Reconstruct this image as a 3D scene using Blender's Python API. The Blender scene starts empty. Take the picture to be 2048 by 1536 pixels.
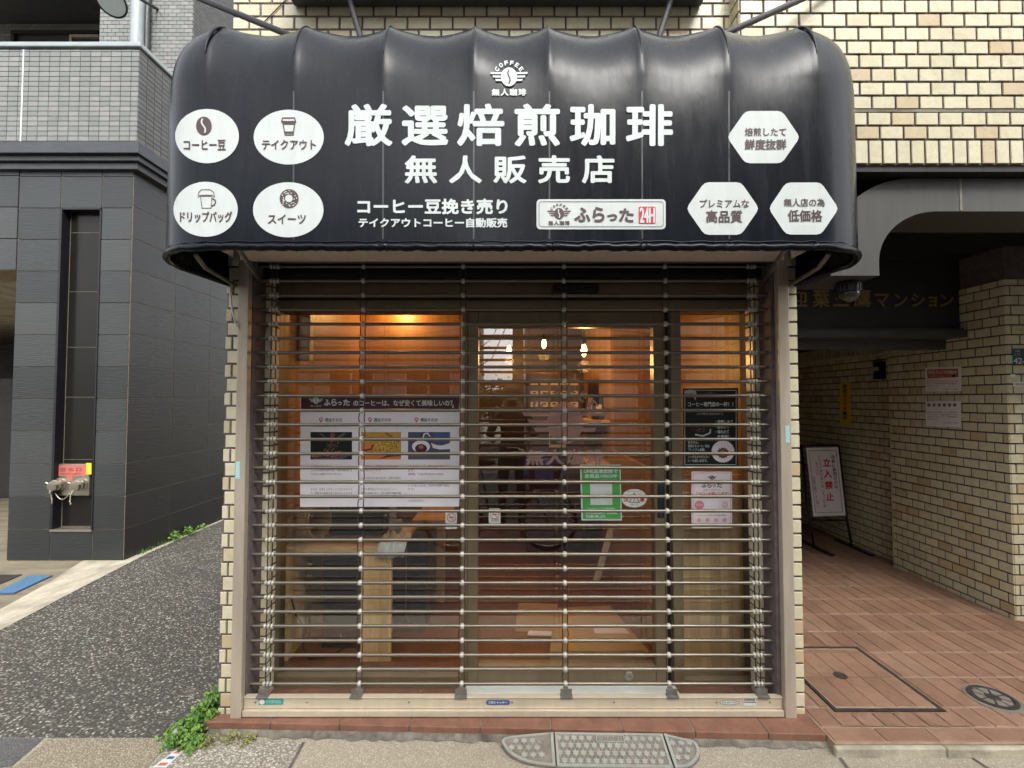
import bpy, bmesh, math, random
from mathutils import Vector, Matrix
R = random.Random(11)
C = bpy.context.scene.collection
scene = bpy.context.scene
rad = math.radians

# ------------------------------------------------------------------ camera, sky, sun, exposure
FPX = 927.0
PITCH = math.atan(30.0 / FPX)
EYE = Vector((0.0, -2.3, 1.57))
cam_d = bpy.data.cameras.new('camera')
cam_d.sensor_width = 36.0
cam_d.lens = 36.0 * FPX / 2048.0
cam_d.clip_start = 0.02
cam_d.clip_end = 500
cam = bpy.data.objects.new('camera', cam_d)
cam.location = EYE
cam.rotation_euler = (rad(90) + PITCH, 0, 0)
C.objects.link(cam)
scene.camera = cam

SUN_EL, SUN_AZ = 48.0, -20.0
world = bpy.data.worlds.new('World')
scene.world = world
world.use_nodes = True
wn = world.node_tree
bg = wn.nodes['Background']
sky = wn.nodes.new('ShaderNodeTexSky')
sky.sky_type = 'NISHITA'
sky.sun_disc = False
sky.sun_elevation = rad(SUN_EL)
sky.sun_rotation = rad(180 + SUN_AZ)
sky.air_density = 1.0
sky.dust_density = 4.0
sky.ozone_density = 1.0
hsv = wn.nodes.new('ShaderNodeHueSaturation')
hsv.inputs['Saturation'].default_value = 0.16
wn.links.new(sky.outputs[0], hsv.inputs['Color'])
wn.links.new(hsv.outputs[0], bg.inputs['Color'])
bg.inputs['Strength'].default_value = 0.15
sun_d = bpy.data.lights.new('sun', 'SUN')
sun_d.energy = 0.55
sun_d.angle = rad(25)
sun_d.color = (1.0, 0.95, 0.86)
sun = bpy.data.objects.new('sun', sun_d)
sun.rotation_euler = (rad(90 - SUN_EL), 0, rad(-SUN_AZ))
sun.location = (-3, -8, 12)
C.objects.link(sun)
scene.view_settings.view_transform = 'Standard'
scene.view_settings.look = 'None'
scene.view_settings.exposure = 1.66
scene.view_settings.gamma = 1.0
scene.cycles.use_denoising = True
scene.cycles.max_bounces = 8
scene.cycles.diffuse_bounces = 4
scene.cycles.transparent_max_bounces = 16
scene.cycles.sample_clamp_indirect = 6

# ------------------------------------------------------------------ measuring helpers: photo pixel -> point on a real plane
_F = Vector((0, math.cos(PITCH), math.sin(PITCH)))
_U = Vector((0, -math.sin(PITCH), math.cos(PITCH)))
def ray(px, py):
    return Vector(((px - 1024) / FPX, 0, 0)) + _U * ((768 - py) / FPX) + _F
def P(px, py, y):
    d = ray(px, py); return EYE + d * ((y - EYE.y) / d.y)
def PZ(px, py, z):
    d = ray(px, py); return EYE + d * ((z - EYE.z) / d.z)
def PX(px, py, x):
    d = ray(px, py); return EYE + d * ((x - EYE.x) / d.x)

# ------------------------------------------------------------------ materials
def nodes_of(m):
    m.use_nodes = True
    nt = m.node_tree
    return nt, nt.nodes, nt.links, nt.nodes['Principled BSDF']
def rgba(c): return (c[0], c[1], c[2], 1)
def sc(c, k): return tuple(min(1, x * k) for x in c)
def mapping(nt, scale):
    tc = nt.nodes.new('ShaderNodeTexCoord'); mp = nt.nodes.new('ShaderNodeMapping')
    mp.inputs['Scale'].default_value = scale
    nt.links.new(tc.outputs['Object'], mp.inputs['Vector'])
    return mp.outputs[0]
def noise(nt, scale, vec=(1, 1, 1), detail=4, rough=.6):
    n = nt.nodes.new('ShaderNodeTexNoise')
    n.inputs['Scale'].default_value = scale; n.inputs['Detail'].default_value = detail; n.inputs['Roughness'].default_value = rough
    nt.links.new(mapping(nt, vec), n.inputs['Vector'])
    return n.outputs['Fac']
def ramp(nt, fac, stops):
    r = nt.nodes.new('ShaderNodeValToRGB')
    e = r.color_ramp.elements
    while len(e) < len(stops): e.new(0.5)
    for k, (p, c) in enumerate(stops):
        e[k].position = p; e[k].color = rgba(c) if len(c) == 3 else c
    nt.links.new(fac, r.inputs[0])
    return r.outputs[0]
def mix(nt, fac, a, b, mode='MIX'):
    m = nt.nodes.new('ShaderNodeMix'); m.data_type = 'RGBA'; m.blend_type = mode
    if isinstance(fac, float): m.inputs[0].default_value = fac
    else: nt.links.new(fac, m.inputs[0])
    for s, x in ((6, a), (7, b)):
        if isinstance(x, tuple): m.inputs[s].default_value = rgba(x)
        else: nt.links.new(x, m.inputs[s])
    return m.outputs[2]
def bumped(nt, bsdf, height, strength, dist=.01):
    b = nt.nodes.new('ShaderNodeBump'); b.inputs['Strength'].default_value = strength; b.inputs['Distance'].default_value = dist
    nt.links.new(height, b.inputs['Height']); nt.links.new(b.outputs[0], bsdf.inputs['Normal'])
def mk(name, col, rough=.5, metal=0.0, var=.18, vs=6, stretch=(1, 1, 1), bump=0.0, bs=80, spec=.5, rvar=.12, grime=0.0):
    m = bpy.data.materials.new(name); nt, N, L, b = nodes_of(m)
    n = noise(nt, vs, stretch)
    c = ramp(nt, n, [(.3, sc(col, 1 - var)), (.7, sc(col, 1 + var))])
    if grime:
        g = noise(nt, 3.0, (9, 9, .7), 6, .7)
        gm = ramp(nt, g, [(.42, (0, 0, 0)), (.75, (grime,) * 3)])
        c = mix(nt, gm, c, sc(col, .35))
    L.new(c, b.inputs['Base Color'])
    b.inputs['Metallic'].default_value = metal
    b.inputs['Specular IOR Level'].default_value = spec
    rn = noise(nt, vs * 2.3, stretch)
    L.new(ramp(nt, rn, [(.25, (max(.02, rough - rvar),) * 3), (.75, (min(1, rough + rvar),) * 3)]), b.inputs['Roughness'])
    if bump: bumped(nt, b, noise(nt, bs, stretch, 5), bump)
    return m
def mk_tile(name, stops, rough=.3, bump=.12, bs=45, rvar=.1, stretch=(1, 1, 1), grime=.25, spec=.5):
    m = bpy.data.materials.new(name); nt, N, L, b = nodes_of(m)
    a = N.new('ShaderNodeAttribute'); a.attribute_name = 'tone'
    c = ramp(nt, a.outputs['Fac'], stops)
    n = noise(nt, 22, stretch, 5)
    c = mix(nt, ramp(nt, n, [(.3, (.0,) * 3), (.75, (.28,) * 3)]), c, sc(stops[-1][1], .75))
    g = noise(nt, 1.7, (3, 3, .5), 6, .7)
    c = mix(nt, ramp(nt, g, [(.45, (0,) * 3), (.8, (grime,) * 3)]), c, sc(stops[0][1], .4))
    L.new(c, b.inputs['Base Color'])
    b.inputs['Specular IOR Level'].default_value = spec
    L.new(ramp(nt, noise(nt, 14, stretch), [(.25, (rough - rvar,) * 3), (.75, (rough + rvar,) * 3)]), b.inputs['Roughness'])
    bumped(nt, b, noise(nt, bs, stretch, 4), bump)
    return m
def mk_stones(name, stops, scale, rough=.7, bump=.8, var2=.25, dist=.006):
    m = bpy.data.materials.new(name); nt, N, L, b = nodes_of(m)
    v = N.new('ShaderNodeTexVoronoi'); v.inputs['Scale'].default_value = scale
    mp = mapping(nt, (1, 1, 1)); L.new(mp, v.inputs['Vector'])
    sep = N.new('ShaderNodeSeparateColor'); L.new(v.outputs['Color'], sep.inputs[0])
    c = ramp(nt, sep.outputs[0], stops)
    edge = ramp(nt, v.outputs['Distance'], [(.25, (0, 0, 0)), (.62, (1, 1, 1))])
    c = mix(nt, edge, c, stops[0][1])
    big = noise(nt, 2.2, (1, 1, 1), 6, .65)
    c = mix(nt, ramp(nt, big, [(.4, (0,) * 3), (.75, (var2,) * 3)]), c, sc(stops[0][1], .7))
    L.new(c, b.inputs['Base Color']); b.inputs['Roughness'].default_value = rough
    inv = N.new('ShaderNodeMath'); inv.operation = 'SUBTRACT'; inv.inputs[0].default_value = 1; L.new(v.outputs['Distance'], inv.inputs[1])
    bumped(nt, b, inv.outputs[0], bump, dist)
    return m
def mk_wood(name, c1, c2, grain, plank=None, rough=.4, gap=.35):
    """grain: mapping scale, small along the grain; plank: (axis 0/1/2, board width)"""
    m = bpy.data.materials.new(name); nt, N, L, b = nodes_of(m)
    f = noise(nt, 9, grain, 6, .65)
    c = ramp(nt, f, [(.3, c1), (.7, c2)])
    if plank:
        tc = N.new('ShaderNodeTexCoord'); sx = N.new('ShaderNodeSeparateXYZ'); L.new(tc.outputs['Object'], sx.inputs[0])
        d = N.new('ShaderNodeMath'); d.operation = 'DIVIDE'; L.new(sx.outputs[plank[0]], d.inputs[0]); d.inputs[1].default_value = plank[1]
        fl = N.new('ShaderNodeMath'); fl.operation = 'FLOOR'; L.new(d.outputs[0], fl.inputs[0])
        w = N.new('ShaderNodeTexWhiteNoise'); w.noise_dimensions = '1D'; L.new(fl.outputs[0], w.inputs['W'])
        c = mix(nt, ramp(nt, w.outputs['Value'], [(0, (0,) * 3), (1, (.55,) * 3)]), c, sc(c1, .62))
        fr = N.new('ShaderNodeMath'); fr.operation = 'FRACT'; L.new(d.outputs[0], fr.inputs[0])
        gp = ramp(nt, fr.outputs[0], [(.0, (gap * 2,) * 3), (.035, (0,) * 3)])
        c = mix(nt, gp, c, sc(c1, .2))
    L.new(c, b.inputs['Base Color'])
    L.new(ramp(nt, f, [(.3, (rough - .08,) * 3), (.7, (rough + .1,) * 3)]), b.inputs['Roughness'])
    bumped(nt, b, f, .08)
    return m
def flat(name, col, rough=.45, spec=.4, var=.06):
    return mk(name, col, rough, 0, var, 9, (1, 1, 1), 0, 80, spec, .05)

M = {}
M['cream_tile'] = mk_tile('cream_tile', [(0, (.60, .56, .39)), (.72, (.665, .625, .45)), (.84, (.60, .525, .35)), (1, (.52, .40, .24))], .3, .10, 60)
M['mortar'] = mk('mortar', (.125, .097, .095), .85, var=.3, vs=20, bump=.2)
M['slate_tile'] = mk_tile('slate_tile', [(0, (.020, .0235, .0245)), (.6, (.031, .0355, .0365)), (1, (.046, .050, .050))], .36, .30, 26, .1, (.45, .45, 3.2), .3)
M['slate_shaded'] = mk_tile('slate_shaded', [(0, (.013, .013, .013)), (.6, (.018, .018, .017)), (1, (.024, .023, .022))], .36, .25, 26, .1, (.45, .45, 3.2), .3)  # darker copy of slate_tile: shade of the side face put into the colour
M['slate_gloss'] = mk_tile('slate_gloss', [(0, (.012, .011, .010)), (1, (.017, .016, .014))], .2, .05, 20, .06, spec=.22)
M['grout_tan'] = mk('grout_tan', (.26, .21, .15), .85, var=.2, vs=12)
M['grout_side'] = mk('grout_side', (.11, .095, .07), .85, var=.2, vs=12)  # darker copy of grout_tan, goes with the shaded side face
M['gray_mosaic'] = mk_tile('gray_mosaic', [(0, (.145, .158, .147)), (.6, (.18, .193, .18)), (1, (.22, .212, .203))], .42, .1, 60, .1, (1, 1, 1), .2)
M['gray_mosaic_shaded'] = mk_tile('gray_mosaic_shaded', [(0, (.07, .07, .067)), (1, (.10, .10, .095))], .45, .1, 60)  # darker copy of gray_mosaic: shade of the side faces put into the colour
M['grout_dark'] = mk('grout_dark', (.075, .075, .085), .85, var=.2, vs=12)
M['terracotta'] = mk_tile('terracotta', [(0, (.26, .150, .096)), (.55, (.33, .192, .122)), (.93, (.32, .205, .138)), (1, (.20, .07, .055))], .6, .5, 130, .12, (1, 1, 1), .65)
M['terra_grout'] = mk('terra_grout', (.30, .22, .15), .9, var=.25, vs=15)
M['coping'] = mk('coping', (.20, .095, .060), .6, var=.22, vs=12, bump=.4, bs=150)
M['concrete'] = mk('concrete', (.19, .175, .14), .85, var=.4, vs=4, bump=.4, bs=90, grime=.2)
M['concrete_brown'] = mk('concrete_brown', (.19, .165, .115), .85, var=.35, vs=3.5, stretch=(.5, 2, 1), bump=.4, bs=90)
M['concrete_pale'] = mk('concrete_pale', (.41, .37, .285), .85, var=.38, vs=6, stretch=(1, .5, 1), bump=.5, bs=60, grime=.3)
M['asphalt'] = mk_stones('asphalt', [(0, (.060, .056, .046)), (.40, (.115, .106, .086)), (.68, (.21, .195, .16)), (.84, (.38, .36, .30)), (1, (.60, .575, .49))], 76, .65, 1.0, .55)
M['asphalt_fine'] = mk_stones('asphalt_fine', [(0, (.08, .08, .08)), (.7, (.14, .14, .13)), (1, (.24, .23, .21))], 190, .75, .5)
M['road_asphalt'] = mk_stones('road_asphalt', [(0, (.04, .04, .04)), (.7, (.065, .065, .062)), (1, (.11, .11, .10))], 130, .8, .5)
M['washed_tan'] = mk_stones('washed_tan', [(0, (.20, .17, .115)), (.5, (.35, .30, .21)), (1, (.52, .47, .36))], 150, .75, .7, .2, .004)
M['washed_pale'] = mk_stones('washed_pale', [(0, (.22, .20, .16)), (.4, (.44, .41, .34)), (1, (.70, .66, .58))], 105, .7, .9, .3, .006)
M['washed_fine'] = mk_stones('washed_fine', [(0, (.29, .255, .19)), (.5, (.43, .385, .295)), (1, (.62, .57, .46))], 210, .75, .6, .35, .003)
M['fillet'] = mk('fillet', (.17, .155, .125), .9, 0, .55, 14, (1, 1, 1), .9, 45, .3, .05, .5)
M['vinyl'] = None
M['sticker'] = mk('sticker', (.56, .605, .585), .4, 0, .03, 9, grime=.16)
M['white_print'] = mk('white_print', (.56, .615, .60), .4, 0, .06, 9, grime=.20)
M['taupe'] = flat('taupe', (.075, .045, .045))
M['print_black'] = flat('print_black', (.02, .018, .018))
M['print_dark'] = flat('print_dark', (.012, .016, .015), .35)
M['print_grey'] = flat('print_grey', (.10, .10, .11))
M['print_red'] = flat('print_red', (.55, .02, .05))
M['print_softred'] = flat('print_softred', (.50, .13, .11))
M['print_pink'] = flat('print_pink', (.62, .22, .28))
M['print_orange'] = flat('print_orange', (.72, .20, .05))
M['print_green'] = flat('print_green', (.065, .34, .075))
M['print_yellow'] = flat('print_yellow', (.75, .55, .03))
M['print_maroon'] = flat('print_maroon', (.06, .018, .022))
M['print_tan'] = flat('print_tan', (.50, .30, .07))
M['print_brown'] = flat('print_brown', (.20, .075, .035))
M['print_blue'] = flat('print_blue', (.05, .10, .24))
M['print_navy'] = flat('print_navy', (.06, .08, .14))
M['print_skyblue'] = flat('print_skyblue', (.30, .62, .66))
M['print_teal'] = flat('print_teal', (.03, .25, .18))
M['paper'] = flat('paper', (.80, .77, .81), .5, .3, .04)
M['paper_pink'] = flat('paper_pink', (.78, .72, .74), .5, .3, .04)
M['sign_green'] = flat('sign_green', (.03, .085, .09))
M['alu_beige'] = mk('alu_beige', (.50, .43, .34), .42, .35, .12, 5, (3, 3, .4), .06, 120, grime=.25)
M['alu_beige_low'] = mk('alu_beige_low', (.58, .51, .39), .42, .3, .12, 5, (.5, 3, 3), .06, 120, grime=.2)
M['soffit'] = mk('soffit', (.80, .66, .54), .5, .1, .1, 2.5, (.3, 3, 1), .05, 60, grime=.3)
M['bar_steel'] = mk('bar_steel', (.20, .18, .145), .40, .8, .2, 3, (.8, 6, 6), .05, 120)
M['collar'] = mk('collar', (.44, .43, .37), .42, .25, .15, 30)
M['chain'] = mk('chain', (.07, .065, .06), .45, .7, .2, 30)
M['bracket'] = mk('bracket', (.20, .19, .165), .45, .6, .2, 20, bump=.1)
M['bronze'] = mk('bronze', (.20, .155, .095), .40, .35, .12, 3, (5, 5, .3), .03, 80)
M['bronze_dark'] = mk('bronze_dark', (.045, .036, .027), .42, .4, .15, 4)
M['black_metal'] = mk('black_metal', (.018, .017, .022), .38, .3, .25, 8, bump=.05)
M['black_plastic'] = mk('black_plastic', (.014, .014, .015), .4, 0, .2, 8)
M['dark_box'] = mk('dark_box', (.022, .024, .026), .32, 0, .2, 6)
M['white_paint'] = mk('white_paint', (.62, .66, .62), .4, 0, .08, 5)
M['stainless'] = mk('stainless', (.36, .335, .28), .38, .85, .12, 8, (1, 1, 6), .05, 80)
M['grey_paint'] = mk('grey_paint', (.078, .075, .070), .45, .15, .10, 6, (7, 7, .4), .08, 150, grime=.15)
M['dark_paint'] = mk('dark_paint', (.020, .018, .016), .5, 0, .25, 5)
M['dark_beam'] = mk('dark_beam', (.055, .055, .055), .45, .1, .2, 5)
M['ledge_slate'] = mk('ledge_slate', (.042, .047, .053), .4, .1, .2, 6, (1, 1, 3), .1)
M['drain_pipe'] = mk('drain_pipe', (.28, .32, .33), .4, 0, .1, 6)
M['dark_brown'] = mk('dark_brown', (.05, .032, .024), .6, 0, .25, 5)
M['gold'] = mk('gold', (.26, .185, .075), .45, .6, .2, 25)
M['cast_alu'] = mk('cast_alu', (.36, .38, .345), .5, .35, .12, 20, bump=.15)
M['cast_recess'] = mk('cast_recess', (.20, .175, .145), .8, .1, .3, 25, bump=.3)
M['iron'] = mk('iron', (.07, .058, .052), .6, .5, .3, 25, bump=.4)
M['blue_plate'] = mk_stones('blue_plate', [(0, (.06, .15, .27)), (.5, (.09, .21, .34)), (1, (.18, .30, .40))], 120, .6, .7)
M['grass_leaf'] = None
M['wood_orange'] = mk_wood('wood_orange', (.30, .165, .065), (.42, .24, .095), (9, 9, .5), (0, .145), .4, .25)
M['wood_orange_y'] = mk_wood('wood_orange_y', (.30, .165, .065), (.42, .24, .095), (9, 9, .5), (1, .145), .4, .25)
M['wood_pale'] = mk_wood('wood_pale', (.72, .45, .18), (.90, .66, .34), (9, 9, .6), (0, .06), .42, .12)
M['wood_pale_top'] = mk_wood('wood_pale_top', (.64, .43, .20), (.84, .64, .36), (.6, 9, 9), (1, .06), .42, .12)
M['wood_floor'] = mk_wood('wood_floor', (.15, .058, .028), (.24, .10, .048), (9, .7, 9), (0, .11), .35, .45)
M['cardboard'] = mk('cardboard', (.42, .29, .14), .75, 0, .12, 6, (1, 6, 1), .05)
M['wicker'] = mk('wicker', (.40, .27, .13), .6, 0, .45, 60, (.5, .5, 3), .6, 90)
M['cloth'] = mk('cloth', (.62, .68, .70), .8, 0, .12, 18, bump=.3, bs=60)
M['acrylic'] = mk('acrylic', (.35, .42, .46), .25, 0, .1, 6)
M['facade_a'] = mk('facade_a', (.30, .27, .24), .8, 0, .15, 1.2, (1, 1, 1), .1)
M['facade_b'] = mk('facade_b', (.38, .35, .31), .8, 0, .15, 1.2, (1, 1, 1), .1)
M['window_dark'] = mk('window_dark', (.05, .055, .06), .15, 0, .2, 2)
M['skin'] = mk('skin', (.48, .30, .21), .5, 0, .08, 20)
M['jacket'] = mk('jacket', (.018, .018, .022), .7, 0, .25, 20, bump=.2)
M['trousers'] = mk('trousers', (.035, .036, .045), .8, 0, .2, 20, bump=.2)
M['tarp_blue'] = mk('tarp_blue', (.06, .16, .42), .45, 0, .2, 12, bump=.5, bs=14)
M['stone_grey'] = mk('stone_grey', (.33, .31, .27), .8, 0, .35, 25, bump=.6, bs=40)

def mk_vinyl():
    m = bpy.data.materials.new('vinyl'); nt, N, L, b = nodes_of(m)
    n = noise(nt, 3, (8, 8, .5), 6, .7)
    c = ramp(nt, n, [(.35, (.003, .0050, .0090)), (.75, (.008, .0105, .0145))])
    st = noise(nt, 5, (11, 11, .22), 6, .75)
    L.new(mix(nt, ramp(nt, st, [(.52, (0,) * 3), (.85, (.22,) * 3)]), c, (.05, .053, .055)), b.inputs['Base Color'])
    L.new(ramp(nt, noise(nt, 4, (6, 6, .6), 6, .7), [(.3, (.20,) * 3), (.75, (.32,) * 3)]), b.inputs['Roughness'])
    b.inputs['Specular IOR Level'].default_value = .19
    w = noise(nt, 26, (1, 1, .25), 3, .5); w2 = noise(nt, 5, (1, 1, .8), 3, .5)
    ad = N.new('ShaderNodeMath'); ad.operation = 'MULTIPLY_ADD'; L.new(w, ad.inputs[0]); ad.inputs[1].default_value = .12; L.new(w2, ad.inputs[2])
    bumped(nt, b, ad.outputs[0], .07, .03)
    return m
M['vinyl'] = mk_vinyl()
M['vinyl_seam'] = mk('vinyl_seam', (.035, .038, .042), .35, 0, .2, 8)  # real seams; their glint is painted as a lighter colour
def mk_leaf(name, a, b_):
    m = bpy.data.materials.new(name); nt, N, L, b = nodes_of(m)
    at = N.new('ShaderNodeAttribute'); at.attribute_name = 'tone'
    L.new(ramp(nt, at.outputs['Fac'], [(0, a), (1, b_)]), b.inputs['Base Color']); b.inputs['Roughness'].default_value = .5
    b.inputs['Subsurface Weight'].default_value = 0
    return m
M['leaf'] = mk_leaf('leaf', (.028, .095, .010), (.17, .31, .045))
M['dry_leaf'] = mk_leaf('dry_leaf', (.10, .14, .03), (.30, .26, .10))
def mk_glass(name, tint=(.93, .95, .93), k=1.5):
    m = bpy.data.materials.new(name); m.use_nodes = True; nt = m.node_tree; N = nt.nodes; L = nt.links
    N.remove(N['Principled BSDF'])
    t = N.new('ShaderNodeBsdfTransparent'); t.inputs[0].default_value = rgba(tint)
    g = N.new('ShaderNodeBsdfGlossy'); g.inputs['Roughness'].default_value = 0.0
    fr = N.new('ShaderNodeFresnel'); ge = N.new('ShaderNodeNewGeometry'); ir = N.new('ShaderNodeMapRange')
    L.new(ge.outputs['Backfacing'], ir.inputs['Value']); ir.inputs['To Min'].default_value = 1.52; ir.inputs['To Max'].default_value = 1 / 1.52; L.new(ir.outputs[0], fr.inputs[0])
    mu = N.new('ShaderNodeMath'); mu.operation = 'MULTIPLY'; mu.use_clamp = True; mu.inputs[1].default_value = k; L.new(fr.outputs[0], mu.inputs[0])
    mx = N.new('ShaderNodeMixShader'); L.new(mu.outputs[0], mx.inputs[0]); L.new(t.outputs[0], mx.inputs[1]); L.new(g.outputs[0], mx.inputs[2])
    L.new(mx.outputs[0], N['Material Output'].inputs[0])
    return m
M['glass'] = mk_glass('glass', (.97, .98, .97), 2.9)
M['dome_glass'] = mk_glass('dome_glass', (.55, .53, .40), 2.0)
def mk_decal():
    m = bpy.data.materials.new('faint_decal'); nt, N, L, b = nodes_of(m)
    b.inputs['Base Color'].default_value = (.50, .31, .29, 1); b.inputs['Roughness'].default_value = .5; b.inputs['Alpha'].default_value = .62
    return m
M['faint_decal'] = mk_decal()
def mk_emit(name, col, s):
    m = bpy.data.materials.new(name); nt, N, L, b = nodes_of(m)
    b.inputs['Base Color'].default_value = rgba(col); b.inputs['Emission Color'].default_value = rgba(col); b.inputs['Emission Strength'].default_value = s
    return m
M['bulb'] = mk_emit('bulb', (1.0, .46, .09), 24)

# ------------------------------------------------------------------ mesh helpers
class MB:
    def __init__(s): s.v = []; s.f = []; s.mi = []; s.t = []
    def add(s, verts, faces, mi=0, tone=.5):
        o = len(s.v); s.v += [tuple(p) for p in verts]
        for f in faces: s.f.append(tuple(i + o for i in f)); s.mi.append(mi); s.t.append(tone)
        return s
    def box(s, x0, x1, y0, y1, z0, z1, mi=0, tone=.5):
        v = [(x, y, z) for x in (x0, x1) for y in (y0, y1) for z in (z0, z1)]
        return s.add(v, [(0, 1, 3, 2), (4, 6, 7, 5), (0, 4, 5, 1), (2, 3, 7, 6), (0, 2, 6, 4), (1, 5, 7, 3)], mi, tone)
    def prism(s, front, back, mi=0, tone=.5):
        n = len(front)
        f = [tuple(range(n)), tuple(range(2 * n - 1, n - 1, -1))] + [(i, i + n, (i + 1) % n + n, (i + 1) % n) for i in range(n)]
        return s.add(list(front) + list(back), f, mi, tone)
    def tube(s, pts, r, n=10, mi=0, caps=True, tone=.5):
        pts = [Vector(p) for p in pts]
        rr = r if isinstance(r, (list, tuple)) else [r] * len(pts)
        vs = []; fs = []
        up = None
        for i, p in enumerate(pts):
            d = (pts[min(i + 1, len(pts) - 1)] - pts[max(i - 1, 0)])
            if d.length < 1e-9: d = Vector((0, 0, 1))
            d.normalize()
            a = up if up is not None else (Vector((0, 0, 1)) if abs(d.z) < .9 else Vector((1, 0, 0)))
            a = (a - d * a.dot(d))
            if a.length < 1e-6: a = d.orthogonal()
            a.normalize(); up = a; b = d.cross(a)
            for k in range(n):
                t = 2 * math.pi * k / n
                vs.append(p + (a * math.cos(t) + b * math.sin(t)) * rr[i])
        for i in range(len(pts) - 1):
            for k in range(n):
                fs.append((i * n + k, i * n + (k + 1) % n, (i + 1) * n + (k + 1) % n, (i + 1) * n + k))
        if caps:
            fs.append(tuple(range(n - 1, -1, -1))); fs.append(tuple((len(pts) - 1) * n + k for k in range(n)))
        return s.add(vs, fs, mi, tone)
    def _lathe(s, c, axis, prof, n, mi, tone):
        axis = Vector(axis).normalized(); c = Vector(c)
        a = axis.orthogonal().normalized(); b = axis.cross(a)
        vs = []; fs = []
        for h, r in prof:
            for k in range(n):
                t = 2 * math.pi * k / n
                vs.append(c + axis * h + (a * math.cos(t) + b * math.sin(t)) * max(r, 1e-4))
        for i in range(len(prof) - 1):
            for k in range(n):
                fs.append((i * n + k, i * n + (k + 1) % n, (i + 1) * n + (k + 1) % n, (i + 1) * n + k))
        fs.append(tuple(range(n - 1, -1, -1))); fs.append(tuple((len(prof) - 1) * n + k for k in range(n)))
        return s.add(vs, fs, mi, tone)
    def tiles(s, O, U, V, N, W, H, tw, th, j, bond=.5, proud=.005, shift=0.0, holes=(), mi=0, rows=None, cols=None, inset=.0018, var=None):
        """individual tiles laid on a wall: rows may be a list of heights, cols a list of widths"""
        O, U, V, N = (Vector(x) for x in (O, U, V, N))
        v0 = 0.0; r = 0
        while v0 < H - .004:
            hh = (rows[r] if rows and r < len(rows) else th)
            v1 = min(v0 + hh, H)
            spans = []
            if cols:
                u = 0.0
                for cw in cols: spans.append((u, min(u + cw, W))); u += cw + j
            else:
                u = -((shift + (bond * (tw + j) if r % 2 else 0)) % (tw + j))
                while u < W:
                    spans.append((max(u, 0), min(u + tw, W))); u += tw + j
            for (a, b) in spans:
                if b - a < .006: continue
                segs = [(a, b)]
                for (h0, h1, g0, g1) in holes:
                    if v1 <= g0 or v0 >= g1: continue
                    ns = []
                    for (c, d) in segs:
                        if d <= h0 or c >= h1: ns.append((c, d)); continue
                        if c < h0: ns.append((c, h0))
                        if d > h1: ns.append((h1, d))
                    segs = ns
                for (c, d) in segs:
                    if d - c < .006: continue
                    t = R.random() if var is None else var()
                    pr = proud * (1 + R.uniform(-.12, .12)); i = inset
                    q = [(c, v0), (d, v0), (d, v1), (c, v1)]; qi = [(c + i, v0 + i), (d - i, v0 + i), (d - i, v1 - i), (c + i, v1 - i)]
                    vs = [O + U * x + V * y + N * .0004 for x, y in q] + [O + U * x + V * y + N * pr for x, y in qi]
                    s.add(vs, [(4, 5, 6, 7), (0, 1, 5, 4), (1, 2, 6, 5), (2, 3, 7, 6), (3, 0, 4, 7)], mi, t)
            v0 = v1 + j; r += 1
        return s
    def build(s, name, mats, parent=None, smooth=False, bevel=0.0, sub=0, loc=None, angle=None):
        me = bpy.data.meshes.new(name)
        me.from_pydata(s.v, [], s.f)
        mats = mats if isinstance(mats, (list, tuple)) else [mats]
        for m in mats: me.materials.append(M[m] if isinstance(m, str) else m)
        me.polygons.foreach_set('material_index', s.mi)
        at = me.attributes.new('tone', 'FLOAT', 'FACE'); at.data.foreach_set('value', s.t)
        bm = bmesh.new(); bm.from_mesh(me); bmesh.ops.recalc_face_normals(bm, faces=bm.faces); bm.to_mesh(me); bm.free()
        if smooth:
            me.polygons.foreach_set('use_smooth', [True] * len(me.polygons))
            if angle: me.set_sharp_from_angle(angle=rad(angle))
        me.update()
        o = bpy.data.objects.new(name, me); C.objects.link(o)
        if loc is not None:
            me.transform(Matrix.Translation(-Vector(loc))); o.location = loc
        if bevel:
            md = o.modifiers.new('edge', 'BEVEL'); md.width = bevel; md.segments = 2; md.limit_method = 'ANGLE'; md.angle_limit = rad(40)
            md.harden_normals = False
        if sub:
            md = o.modifiers.new('smooth', 'SUBSURF'); md.levels = sub; md.render_levels = sub
        if parent: adopt(o, parent)
        return o
def world_loc(o):
    l = Vector(o.location)
    while o.parent:
        l = l + o.matrix_parent_inverse.translation; o = o.parent; l = l + Vector(o.location)
    return l
def adopt(o, parent):
    o.parent = parent
    o.matrix_parent_inverse = Matrix.Translation(-world_loc(parent))
def tag(o, label=None, cat=None, group=None, kind=None):
    if label: o['label'] = label
    if cat: o['category'] = cat
    if group: o['group'] = group
    if kind: o['kind'] = kind
    return o
def thing(name, label, cat, loc=(0, 0, 0), group=None):
    o = bpy.data.objects.new(name, None); o.empty_display_size = .1; C.objects.link(o); o.location = loc
    return tag(o, label, cat, group)
def struct(name, mb, mats, **k):
    return tag(mb.build(name, mats, **k), kind='structure')

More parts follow.
